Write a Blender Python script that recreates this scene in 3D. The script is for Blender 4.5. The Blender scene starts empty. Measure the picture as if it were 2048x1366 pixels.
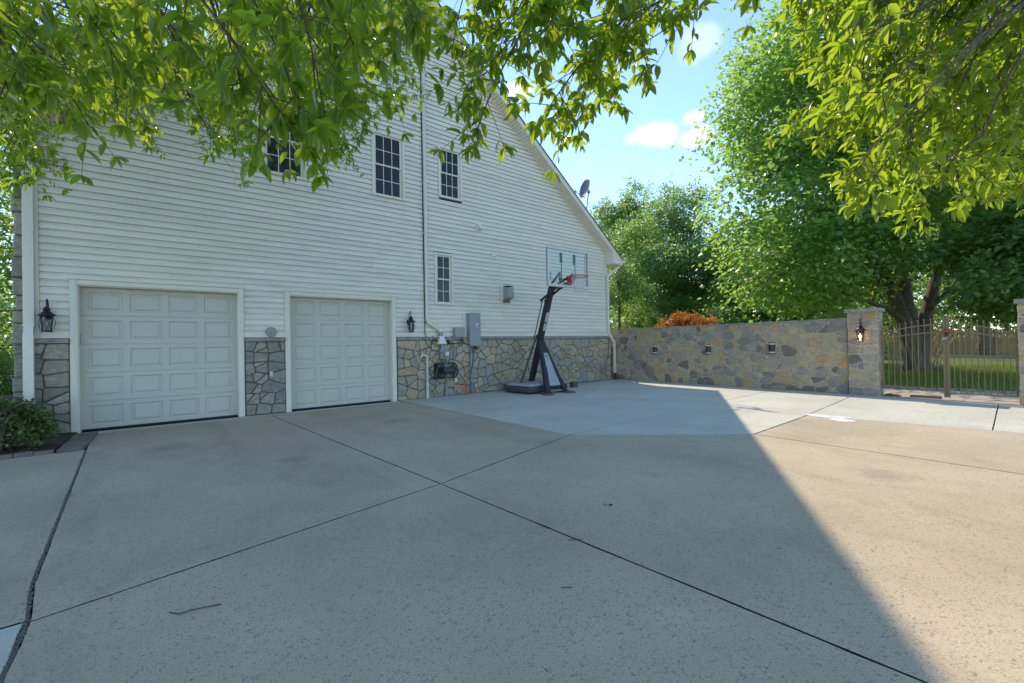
import bpy, math, random
import numpy as np
from mathutils import Vector, Matrix

random.seed(11)
RNG = np.random.default_rng(23)
scene = bpy.context.scene
COL = scene.collection

# ------------------------------------------------------------------ camera
# x runs along the garage facade (away from the viewer), y runs into the house, z is up; metres
EYE = 1.45
cam_data = bpy.data.cameras.new('camera')
cam = bpy.data.objects.new('camera', cam_data)
COL.objects.link(cam)
scene.camera = cam
cam_data.sensor_width = 36.0
cam_data.lens = 860.0 / 2048.0 * 36.0
cam_data.clip_start = 0.05
cam_data.clip_end = 2000.0
yaw, pit, rol = math.radians(51.942), math.radians(0.370), math.radians(-1.0458)
fw = Vector((math.cos(yaw), math.sin(yaw), 0)); rt = Vector((math.sin(yaw), -math.cos(yaw), 0)); up = Vector((0, 0, 1))
f2 = fw * math.cos(pit) + up * math.sin(pit); u2 = up * math.cos(pit) - fw * math.sin(pit)
r3 = rt * math.cos(rol) + u2 * math.sin(rol); u3 = u2 * math.cos(rol) - rt * math.sin(rol)
cam.matrix_world = Matrix(((r3.x, u3.x, -f2.x, 0), (r3.y, u3.y, -f2.y, 0), (r3.z, u3.z, -f2.z, EYE), (0, 0, 0, 1)))

# ------------------------------------------------------------------ sky and sun
SUN = Vector((0.35, 0.955, 1.0)).normalized()
SKY_STRENGTH, SUN_STRENGTH, EXPOSURE = 0.15, 2.0, 1.40
world = bpy.data.worlds.new('World'); scene.world = world; world.use_nodes = True
wn, wl = world.node_tree.nodes, world.node_tree.links
wn.clear()
wout = wn.new('ShaderNodeOutputWorld'); wbg = wn.new('ShaderNodeBackground')
sky = wn.new('ShaderNodeTexSky'); sky.sky_type = 'NISHITA'; sky.sun_disc = False
sky.sun_elevation = math.asin(SUN.z); sky.sun_rotation = math.atan2(SUN.x, SUN.y)
sky.air_density = 0.76; sky.dust_density = 0.0; sky.ozone_density = 2.0; sky.altitude = 100
wbg.inputs['Strength'].default_value = SKY_STRENGTH
# small fair-weather cumulus: soft lumps of noise round a handful of directions
geo = wn.new('ShaderNodeTexCoord')
nz = wn.new('ShaderNodeTexNoise'); nz.inputs['Scale'].default_value = 11; nz.inputs['Detail'].default_value = 7; nz.inputs['Roughness'].default_value = 0.55
wl.new(geo.outputs['Generated'], nz.inputs['Vector'])
CLOUDS = [((.762, .496, .417), .040, .95), ((.735, .53, .412), .02, .5), ((.812, .428, .400), .036, .85), ((.795, .43, .432), .024, .6), ((.746, .395, .537), .045, .35),
          ((.547, .665, .509), .034, .7), ((.30, .80, .52), .08, .7), ((-.2, .8, .5), .10, .7), ((-.6, .3, .55), .12, .7), ((.9, -.1, .40), .09, .7), ((.5, -.7, .5), .12, .7), ((-.7, -.5, .5), .11, .7)]
acc = None
for c, rad, amt in CLOUDS:
    c = Vector(c).normalized()
    d = wn.new('ShaderNodeVectorMath'); d.operation = 'DISTANCE'; d.inputs[1].default_value = c
    wl.new(geo.outputs['Generated'], d.inputs[0])
    s = wn.new('ShaderNodeVectorMath'); s.operation = 'SUBTRACT'; s.inputs[1].default_value = c
    wl.new(geo.outputs['Generated'], s.inputs[0])
    sc_ = wn.new('ShaderNodeVectorMath'); sc_.operation = 'MULTIPLY'; sc_.inputs[1].default_value = (1, 1, 1.7)
    wl.new(s.outputs[0], sc_.inputs[0])
    ln = wn.new('ShaderNodeVectorMath'); ln.operation = 'LENGTH'; wl.new(sc_.outputs[0], ln.inputs[0])
    m = wn.new('ShaderNodeMath'); m.operation = 'DIVIDE'; m.inputs[1].default_value = rad; wl.new(ln.outputs['Value'], m.inputs[0])
    n2 = wn.new('ShaderNodeMath'); n2.operation = 'MULTIPLY_ADD'; n2.inputs[1].default_value = 2.6; n2.inputs[2].default_value = -1.3
    wl.new(nz.outputs['Fac'], n2.inputs[0])
    a = wn.new('ShaderNodeMath'); a.operation = 'ADD'; wl.new(m.outputs[0], a.inputs[0]); wl.new(n2.outputs[0], a.inputs[1])
    mr = wn.new('ShaderNodeMapRange'); mr.interpolation_type = 'SMOOTHSTEP'
    mr.inputs['From Min'].default_value = 1.15; mr.inputs['From Max'].default_value = 0.35
    mr.inputs['To Min'].default_value = 0; mr.inputs['To Max'].default_value = amt
    wl.new(a.outputs[0], mr.inputs['Value'])
    if acc is None: acc = mr.outputs[0]
    else:
        mx = wn.new('ShaderNodeMath'); mx.operation = 'MAXIMUM'; wl.new(acc, mx.inputs[0]); wl.new(mr.outputs[0], mx.inputs[1]); acc = mx.outputs[0]
cm = wn.new('ShaderNodeMix'); cm.data_type = 'RGBA'
wl.new(acc, cm.inputs['Factor']); wl.new(sky.outputs[0], cm.inputs['A']); cm.inputs['B'].default_value = (3.6, 3.6, 3.6, 1)
wl.new(cm.outputs['Result'], wbg.inputs['Color']); wl.new(wbg.outputs[0], wout.inputs['Surface'])

sun_l = bpy.data.lights.new('sun', 'SUN'); sun_l.energy = SUN_STRENGTH; sun_l.angle = math.radians(0.5); sun_l.color = (1.0, 0.83, 0.63)
sun_o = bpy.data.objects.new('sun', sun_l); COL.objects.link(sun_o)
sun_o.rotation_euler = SUN.to_track_quat('Z', 'Y').to_euler(); sun_o.location = SUN * 60

vs = scene.view_settings
vs.view_transform = 'Standard'; vs.look = 'None'; vs.gamma = 1.0; vs.use_curve_mapping = False; vs.exposure = EXPOSURE
cy = scene.cycles
cy.max_bounces = 8; cy.diffuse_bounces = 4; cy.glossy_bounces = 3; cy.transmission_bounces = 6; cy.transparent_max_bounces = 12
cy.sample_clamp_indirect = 8; cy.use_denoising = True; cy.denoising_prefilter = 'ACCURATE'
cy.caustics_reflective = False; cy.caustics_refractive = False

# ------------------------------------------------------------------ node helpers
class NT:
    def __init__(s, name):
        s.m = bpy.data.materials.new(name); s.m.use_nodes = True
        s.n, s.l = s.m.node_tree.nodes, s.m.node_tree.links
        s.b = s.n['Principled BSDF']; s.out = s.n['Material Output']
    def new(s, t, **kw):
        nd = s.n.new(t)
        for k, v in kw.items(): setattr(nd, k, v)
        return nd
    def put(s, sock, v):
        if hasattr(v, 'is_linked'): s.l.new(v, sock)
        elif isinstance(v, (tuple, list)) and len(v) == 3 and sock.type == 'RGBA': sock.default_value = (*v, 1)
        else: sock.default_value = v
    def coord(s, scale=(1, 1, 1), rot=(0, 0, 0), kind='Object'):
        tc = s.new('ShaderNodeTexCoord'); mp = s.new('ShaderNodeMapping')
        mp.inputs['Scale'].default_value = scale; mp.inputs['Rotation'].default_value = rot
        s.l.new(tc.outputs[kind], mp.inputs[0]); return mp.outputs[0]
    def pos(s, scale=(1, 1, 1)):
        g = s.new('ShaderNodeNewGeometry'); mp = s.new('ShaderNodeMapping'); mp.inputs['Scale'].default_value = scale
        s.l.new(g.outputs['Position'], mp.inputs[0]); return mp.outputs[0]
    def noise(s, vec, scale, detail=4, rough=.55, dist=0):
        nd = s.new('ShaderNodeTexNoise'); s.l.new(vec, nd.inputs['Vector'])
        nd.inputs['Scale'].default_value = scale; nd.inputs['Detail'].default_value = detail
        nd.inputs['Roughness'].default_value = rough; nd.inputs['Distortion'].default_value = dist
        return nd.outputs['Fac']
    def vor(s, vec, scale, feature='F1', rnd=1):
        nd = s.new('ShaderNodeTexVoronoi', feature=feature); s.l.new(vec, nd.inputs['Vector'])
        nd.inputs['Scale'].default_value = scale; nd.inputs['Randomness'].default_value = rnd
        return nd
    def ramp(s, fac, stops, interp='LINEAR'):
        nd = s.new('ShaderNodeValToRGB'); nd.color_ramp.interpolation = interp; e = nd.color_ramp.elements
        while len(e) < len(stops): e.new(.5)
        for el, (p, c) in zip(e, stops):
            el.position = p; el.color = (*c, 1) if len(c) == 3 else c
        s.l.new(fac, nd.inputs[0]); return nd.outputs['Color']
    def rng(s, v, a, b, c=0, d=1):
        nd = s.new('ShaderNodeMapRange'); s.put(nd.inputs['Value'], v)
        for k, x in zip(('From Min', 'From Max', 'To Min', 'To Max'), (a, b, c, d)): nd.inputs[k].default_value = x
        return nd.outputs[0]
    def mix(s, f, a, b, blend='MIX'):
        nd = s.new('ShaderNodeMix', data_type='RGBA', blend_type=blend)
        s.put(nd.inputs['Factor'], f); s.put(nd.inputs['A'], a); s.put(nd.inputs['B'], b); return nd.outputs['Result']
    def math(s, op, a, b=0.0):
        nd = s.new('ShaderNodeMath', operation=op); s.put(nd.inputs[0], a); s.put(nd.inputs[1], b); return nd.outputs[0]
    def bump(s, h, strength=.4, dist=.01):
        nd = s.new('ShaderNodeBump'); nd.inputs['Strength'].default_value = strength; nd.inputs['Distance'].default_value = dist
        s.l.new(h, nd.inputs['Height']); s.l.new(nd.outputs[0], s.b.inputs['Normal'])
    def set(s, col=None, rough=None, spec=None, metal=None):
        if col is not None: s.put(s.b.inputs['Base Color'], col)
        if rough is not None: s.put(s.b.inputs['Roughness'], rough)
        if spec is not None: s.put(s.b.inputs['Specular IOR Level'], spec)
        if metal is not None: s.put(s.b.inputs['Metallic'], metal)
        return s
    def objrand(s):
        return s.new('ShaderNodeObjectInfo').outputs['Random']
    def island(s):
        return s.new('ShaderNodeNewGeometry').outputs['Random Per Island']

def plain(name, col, rough=.5, var=.12, scale=6, metal=0, bump=0, spec=.5, bscale=60):
    t = NT(name); p = t.pos()
    n = t.noise(p, scale, 5)
    lo = tuple(c * (1 - var) for c in col); hi = tuple(min(1, c * (1 + var)) for c in col)
    t.set(t.mix(n, lo, hi), t.rng(n, .3, .7, max(.02, rough - .08), min(1, rough + .08)), spec, metal)
    if bump: t.bump(t.noise(p, bscale, 3), bump, .004)
    return t.m

def leaf_mat(name, cols, trans, rough=.42, spec=.45, tfac=.45):
    """cols: list of base colours picked per leaf; trans: colour of light passing through"""
    t = NT(name); r = t.island()
    c = t.ramp(r, [(i / max(1, len(cols) - 1), k) for i, k in enumerate(cols)])
    w = t.noise(t.pos(), .9, 3)
    c = t.mix(t.rng(w, .35, .65), c, t.mix(1.0, c, (.72, .80, .9), 'MULTIPLY'))
    t.set(c, rough, spec)
    tr = t.new('ShaderNodeBsdfTranslucent')
    t.put(tr.inputs['Color'], t.mix(t.rng(r, 0, 1, 0, .6), trans, t.mix(1.0, trans, (.7, .85, .6), 'MULTIPLY')))
    ms = t.new('ShaderNodeMixShader'); ms.inputs[0].default_value = tfac
    t.l.new(t.b.outputs[0], ms.inputs[1]); t.l.new(tr.outputs[0], ms.inputs[2]); t.l.new(ms.outputs[0], t.out.inputs['Surface'])
    return t.m

M = {}
# vinyl siding: cream with faint brown grime under each lip (local height inside the course is not needed: grime follows noise)
t = NT('siding_vinyl'); p = t.pos()
g = t.noise(t.pos((.6, 1, 3)), 2.2, 6, .6); r = t.objrand()
base = t.mix(r, (.72, .68, .57), (.79, .745, .63))
t.set(t.mix(t.rng(g, .48, .74, 0, .5), base, (.56, .52, .44)), .42, .4)
t.bump(t.noise(t.pos((3, 3, 40)), 14, 4), .10, .003); M['siding'] = t.m
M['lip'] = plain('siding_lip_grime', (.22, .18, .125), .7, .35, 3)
M['trim'] = plain('white_trim', (.73, .69, .57), .42, .06, 5)
M['alu'] = plain('white_aluminium', (.74, .71, .60), .35, .05, 3)
M['door'] = plain('garage_door_paint', (.53, .515, .44), .45, .05, 3, bump=.12, bscale=120)
M['seal'] = plain('black_rubber', (.012, .012, .012), .6)
M['soffit'] = plain('soffit_vinyl', (.80, .73, .60), .5, .08, 4)
M['interior'] = plain('dark_interior', (.02, .02, .022), .9)

t = NT('window_glass'); p = t.coord()
t.set((.012, .017, .012), .02, .45); t.b.inputs['IOR'].default_value = 1.45
t.bump(t.noise(t.pos(), 2.3, 2), .05, .02); M['pane'] = t.m

t = NT('clear_glass')
tr = t.new('ShaderNodeBsdfTransparent'); tr.inputs[0].default_value = (.90, .95, .93, 1)
gl = t.new('ShaderNodeBsdfGlossy'); gl.inputs['Roughness'].default_value = .03
lw = t.new('ShaderNodeLayerWeight'); lw.inputs[0].default_value = .5
ms = t.new('ShaderNodeMixShader'); t.l.new(t.rng(t.math('POWER', lw.outputs['Facing'], 4.0), 0, 1, .03, .6), ms.inputs[0]); t.l.new(tr.outputs[0], ms.inputs[1]); t.l.new(gl.outputs[0], ms.inputs[2])
t.l.new(ms.outputs[0], t.out.inputs['Surface']); M['glass'] = t.m

t = NT('asphalt_shingle'); p = t.pos()
t.set(t.mix(t.noise(p, 90, 2), (.035, .037, .042), t.mix(t.objrand(), (.075, .075, .08), (.11, .11, .12))), .9)
t.bump(t.noise(p, 160, 2), .5, .004); M['shingle'] = t.m

def stone_mat(name, cols, contrast=.5, bump=.6):
    mean = [sum(k[j] for k in cols) / len(cols) for j in range(3)]; cols = [tuple((k[j] * .9 + mean[j] * .1) * (1.22, 1.17, 1.05)[j] for j in range(3)) for k in cols]
    t = NT(name); r = t.objrand(); p = t.pos()
    c = t.ramp(r, [(i / len(cols), k) for i, k in enumerate(cols)], 'CONSTANT')
    n1 = t.noise(t.pos((1, 1, 1.6)), 9, 8, .65, .6); n2 = t.noise(p, 38, 6, .6)
    c = t.mix(t.rng(n1, .3, .7), t.mix(1.0, c, (1 - contrast,) * 3, 'MULTIPLY'), t.mix(1.0, c, (1 + contrast * .35, 1 + contrast * .3, 1 + contrast * .2), 'MULTIPLY'))
    sp = t.noise(p, 5, 4)
    c = t.mix(t.rng(sp, .56, .74, 0, .45), c, (.24, .17, .10))
    t.set(c, .86, .3)
    h = t.math('ADD', n1, t.math('MULTIPLY', n2, .45)); t.bump(h, min(1, bump * 1.3), .02)
    return t.m
M['stone_wall'] = stone_mat('fieldstone_mixed', [(.22, .215, .22), (.29, .275, .255), (.42, .35, .24), (.20, .19, .195), (.36, .325, .265), (.42, .34, .22), (.27, .26, .25), (.155, .14, .14), (.36, .32, .25), (.42, .29, .165), (.30, .285, .27), (.38, .345, .28)], .32)
M['stone_house'] = stone_mat('fieldstone_tan', [(.33, .32, .25), (.40, .36, .26), (.30, .305, .26), (.43, .38, .28), (.36, .36, .31), (.28, .285, .28), (.39, .30, .20), (.36, .345, .275)], .35, .6)
M['stone_grey'] = stone_mat('fieldstone_grey', [(.29, .29, .265), (.25, .25, .24), (.33, .325, .29), (.23, .235, .23), (.31, .29, .255), (.36, .355, .32)], .42, .9)
M['mortar_tan'] = plain('mortar_tan', (.52, .45, .325), .95, .18, 14, bump=.5)
M['mortar_dark'] = plain('mortar_dark', (.13, .11, .08), .95, .3, 8, bump=.5)
M['mortar_grey'] = plain('mortar_grey', (.115, .11, .095), .95, .3, 8, bump=.5)
t = NT('cut_capstone'); p = t.pos(); n = t.noise(p, 7, 6)
t.set(t.ramp(n, [(.3, (.20, .18, .145)), (.5, (.30, .285, .25)), (.68, (.36, .33, .28))]), .85); t.bump(t.noise(p, 30, 5), .6, .01); M['cap'] = t.m

# exposed-aggregate concrete: tan paste, sparse blue-grey pebbles, sand grain
t = NT('aggregate_concrete'); p = t.pos((1, 1, .2))
big = t.noise(p, .55, 5, .6); mid = t.noise(p, 3.2, 5, .6); fine = t.noise(p, 105, 3, .7)
r = t.objrand()
paste = t.mix(t.rng(big, .38, .62), (.44, .37, .25), (.58, .49, .34))
stain = t.noise(t.pos((1, .55, .2)), 1.1, 6, .7, 1.2)
paste = t.mix(t.rng(stain, .52, .70, 0, .55), paste, t.mix(1.0, paste, (.62, .62, .63), 'MULTIPLY'))
paste = t.mix(t.rng(t.noise(t.pos((.7, 1, .2)), .8, 4, .6), .58, .75, 0, .35), paste, (.62, .50, .36))
paste = t.mix(t.rng(mid, .35, .7, 0, .5), paste, (.49, .385, .265))
paste = t.mix(t.rng(fine, .30, .70), t.mix(1.0, paste, (.74, .75, .77), 'MULTIPLY'), t.mix(1.0, paste, (1.18, 1.17, 1.15), 'MULTIPLY'))
warp = t.new('ShaderNodeVectorMath', operation='ADD'); t.l.new(p, warp.inputs[0])
wnz = t.new('ShaderNodeTexNoise'); t.l.new(p, wnz.inputs['Vector']); wnz.inputs['Scale'].default_value = 50
wsc = t.new('ShaderNodeVectorMath', operation='SCALE'); wsc.inputs['Scale'].default_value = .008; t.l.new(wnz.outputs['Color'], wsc.inputs[0]); t.l.new(wsc.outputs[0], warp.inputs[1])
def pebbles(scale, rad, keep, dark, lite, paste):
    v = t.vor(warp.outputs[0], scale)
    sep = t.new('ShaderNodeSeparateColor'); t.l.new(v.outputs['Color'], sep.inputs[0])
    dens = t.rng(t.noise(p, 1.1, 3), .35, .65, keep + .12, keep - .12)
    sel = t.math('GREATER_THAN', sep.outputs[0], dens)
    rr = t.rng(sep.outputs[1], 0, 1, rad * .55, rad)
    msk = t.math('MULTIPLY', sel, t.math('LESS_THAN', v.outputs['Distance'], rr))
    return t.mix(t.math('MULTIPLY', msk, t.rng(t.noise(p, 20, 2), .3, .7, .12, .80)), paste, t.mix(sep.outputs[2], dark, lite)), msk, v.outputs['Distance']
tyre = None
for cx_ in (-.95, .62, 2.55, 4.05):
    g_ = t.new('ShaderNodeNewGeometry'); sp_ = t.new('ShaderNodeSeparateXYZ'); t.l.new(g_.outputs['Position'], sp_.inputs[0])
    wob_ = t.math('MULTIPLY', t.math('SUBTRACT', t.noise(t.pos((.3, .5, .2)), .7, 2), .5), .9)
    dx_ = t.math('ABSOLUTE', t.math('SUBTRACT', t.math('ADD', sp_.outputs['X'], wob_), cx_))
    band = t.math('MULTIPLY', t.rng(dx_, .06, .22, 1, 0), t.rng(sp_.outputs['Y'], 2.5, 7.5, 0, 1)); tyre = band if tyre is None else t.math('MAXIMUM', tyre, band)
paste = t.mix(t.math('MULTIPLY', tyre, t.rng(t.noise(t.pos((2, .6, 1)), 2.4, 5, .7), .38, .66, 0, .30)), paste, (.20, .17, .13))
for ox_, oy_, or_ in ((-.1, 8.3, .42), (3.4, 8.0, .36), (1.2, 6.2, .22), (5.9, 1.2, .30)):
    dv_ = t.new('ShaderNodeVectorMath', operation='DISTANCE'); t.l.new(t.new('ShaderNodeNewGeometry').outputs['Position'], dv_.inputs[0]); dv_.inputs[1].default_value = (ox_, oy_, 0)
    paste = t.mix(t.rng(t.math('ADD', dv_.outputs['Value'], t.math('MULTIPLY', t.noise(p, 6, 5, .65), .5)), or_ * .5 + .22, or_ + .28, .32, 0), paste, (.15, .13, .105))
paste, m0, d0 = pebbles(62, .52, .70, (.115, .12, .13), (.25, .225, .185), paste)
paste, m1, d1 = pebbles(112, .50, .46, (.17, .17, .15), (.33, .28, .20), paste)
paste, m2, d2 = pebbles(88, .36, .88, (.55, .52, .46), (.62, .60, .55), paste)
t.set(paste, .82, .35)
h = t.math('ADD', t.math('MULTIPLY', fine, .6), t.math('ADD', t.math('MULTIPLY', m0, .35), t.math('MULTIPLY', m1, .3)))
t.bump(h, .45, .004); M['aggregate'] = t.m

t = NT('broom_concrete'); p = t.pos()
st = t.noise(t.pos((1.2, 9, 1)), 2.2, 7, .65); big = t.noise(p, .8, 5); fine = t.noise(p, 170, 2)
c = t.mix(t.rng(big, .35, .65), (.51, .50, .40), (.60, .59, .475))
c = t.mix(t.rng(st, .52, .74, 0, .6), c, (.36, .36, .345))
c = t.mix(t.rng(t.noise(t.pos((.8, 1, 1)), 1.6, 6, .65), .56, .72, 0, .45), c, (.37, .365, .345))
c = t.mix(t.rng(t.noise(t.pos((1, 5, 1)), 1.1, 5), .60, .75, 0, .4), c, (.60, .595, .57))
t.set(t.mix(t.rng(fine, .3, .7), t.mix(1.0, c, (.9, .9, .9), 'MULTIPLY'), c), .85, .35)
t.bump(t.math('ADD', st, t.math('MULTIPLY', fine, .4)), .25, .004); M['concrete'] = t.m
M['joint'] = plain('joint_filler', (.010, .010, .008), .95, .5, 30, bump=.5)
M['dirt'] = plain('joint_dirt', (.15, .14, .115), .95, .6, 50, bump=.9)
M['mulch'] = plain('bark_mulch', (.045, .032, .022), .95, .6, 40, bump=1.0)
M['whitewash'] = plain('spilled_white_paint', (.74, .73, .70), .6, .06, 8)
M['paver'] = plain('weathered_paver', (.17, .15, .13), .9, .35, 14, bump=.6)
M['brick'] = plain('red_brown_brick', (.20, .095, .06), .85, .3, 18, bump=.5)
M['darkpaver'] = plain('brown_paver', (.12, .085, .065), .9, .3, 20, bump=.6)
M['flag'] = plain('sandy_patio', (.40, .35, .27), .9, .2, 3, bump=.4)

t = NT('lawn_grass'); p = t.pos(); n = t.noise(p, 1.3, 6); n2 = t.noise(p, 40, 3)
t.set(t.mix(n2, t.mix(n, (.065, .115, .022), (.11, .165, .035)), t.mix(n, (.11, .165, .04), (.20, .21, .07))), .9, .2)
t.bump(n2, 1.0, .03); M['grass'] = t.m
M['blade'] = leaf_mat('grass_blades', [(.09, .15, .025), (.13, .20, .04), (.20, .23, .06)], (.45, .55, .08), .6, .2, .35)

t = NT('maple_bark'); p = t.coord((1, 1, .25)); n = t.noise(p, 22, 8, .7, .8)
t.set(t.ramp(n, [(.30, (.06, .047, .037)), (.55, (.18, .145, .11)), (.75, (.28, .235, .185))]), .92, .2); t.bump(n, 1.0, .03); M['bark'] = t.m
M['twig'] = plain('twig_bark', (.075, .055, .04), .85, .3, 20)
M['drywood'] = plain('dry_shoots', (.30, .24, .13), .85, .25, 10)

M['leaf_maple'] = leaf_mat('maple_leaves', [(.065, .14, .05), (.09, .17, .05), (.115, .20, .05), (.16, .23, .05)], (.50, .74, .12), .36, .6, tfac=.54)
M['leaf_deep'] = leaf_mat('deep_green_leaves', [(.05, .11, .05), (.065, .13, .055), (.085, .155, .055)], (.50, .70, .13), .36, .6, .52)
M['leaf_light'] = leaf_mat('light_green_leaves', [(.075, .15, .055), (.10, .18, .055), (.15, .215, .06)], (.48, .70, .17), .38, .6, tfac=.52)
M['leaf_oak'] = leaf_mat('oak_leaves', [(.018, .056, .014), (.030, .078, .015), (.050, .110, .018)], (.58, .76, .035), .28, .55, .53)
M['leaf_red'] = leaf_mat('orange_leaves', [(.26, .085, .018), (.40, .14, .022), (.50, .20, .035)], (.80, .30, .03))
M['leaf_shrub'] = leaf_mat('shrub_leaves', [(.045, .10, .028), (.075, .14, .035), (.14, .20, .055), (.22, .26, .09)], (.28, .42, .06), .4, .5, .25)

M['black'] = plain('black_metal', (.016, .015, .015), .42, .2, 20, spec=.5)
M['bronze'] = plain('dark_bronze', (.030, .026, .024), .4, .25, 20)
M['hoopdark'] = plain('dark_powder_coat', (.016, .022, .027), .38, .15, 10)
M['tank'] = plain('dark_grey_plastic', (.045, .052, .058), .42, .15, 6)
M['hoopgrey'] = plain('silver_grey_plastic', (.34, .36, .37), .45, .12, 6, bump=.1)
M['alu_grey'] = plain('brushed_aluminium', (.42, .43, .43), .35, .1, 8, metal=.5)
M['rim'] = plain('red_powder_coat', (.50, .055, .06), .4, .1, 8)
M['white'] = plain('white_plastic', (.72, .72, .69), .45, .05, 8)
M['offwhite'] = plain('weathered_white_plastic', (.60, .60, .55), .5, .12, 6)
M['net'] = plain('white_cord', (.62, .62, .60), .8)
M['blue'] = plain('blue_print', (.02, .09, .32), .5)
M['dish'] = plain('dish_grey', (.20, .20, .205), .5, .1, 8)
M['meter'] = plain('galvanised_grey', (.27, .30, .315), .45, .08, 3)
M['greybox'] = plain('grey_plastic', (.32, .325, .31), .55, .08, 4)
M['orange'] = plain('orange_plastic', (.50, .095, .03), .5, .15, 8)
M['hose'] = plain('green_hose', (.05, .17, .13), .45, .2, 9)
M['cable'] = plain('black_cable', (.012, .012, .012), .5)
M['wirewhite'] = plain('white_cable', (.55, .54, .50), .5)
M['gate'] = plain('tan_painted_steel', (.215, .155, .082), .6, .12, 9)
M['lockred'] = plain('red_cable_coat', (.48, .05, .04), .4)
M['steel'] = plain('dull_steel', (.30, .30, .30), .4, .1, 10, metal=.7)
M['fence'] = plain('brown_fence_boards', (.42, .27, .14), .85, .3, 3, bump=.3)
M['galv'] = plain('galvanised_wire', (.36, .37, .36), .5, .1, 8, metal=.3)
M['plaster'] = plain('cast_plaster', (.34, .33, .295), .85, .25, 25, bump=.6)
M['label'] = plain('pale_label', (.45, .44, .42), .5, .1, 40)
M['rock'] = plain('red_rubble', (.22, .10, .07), .9, .35, 20, bump=.8)
t = NT('lit_bulb'); t.b.inputs['Emission Color'].default_value = (1, .60, .22, 1); t.b.inputs['Emission Strength'].default_value = 6; M['bulb'] = t.m
M['bulboff'] = plain('frosted_bulb', (.6, .58, .52), .3)

# ------------------------------------------------------------------ mesh helpers
def wloc(o):
    v = Vector((0, 0, 0))
    while o is not None: v = v + o.location; o = o.parent
    return v

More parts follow.
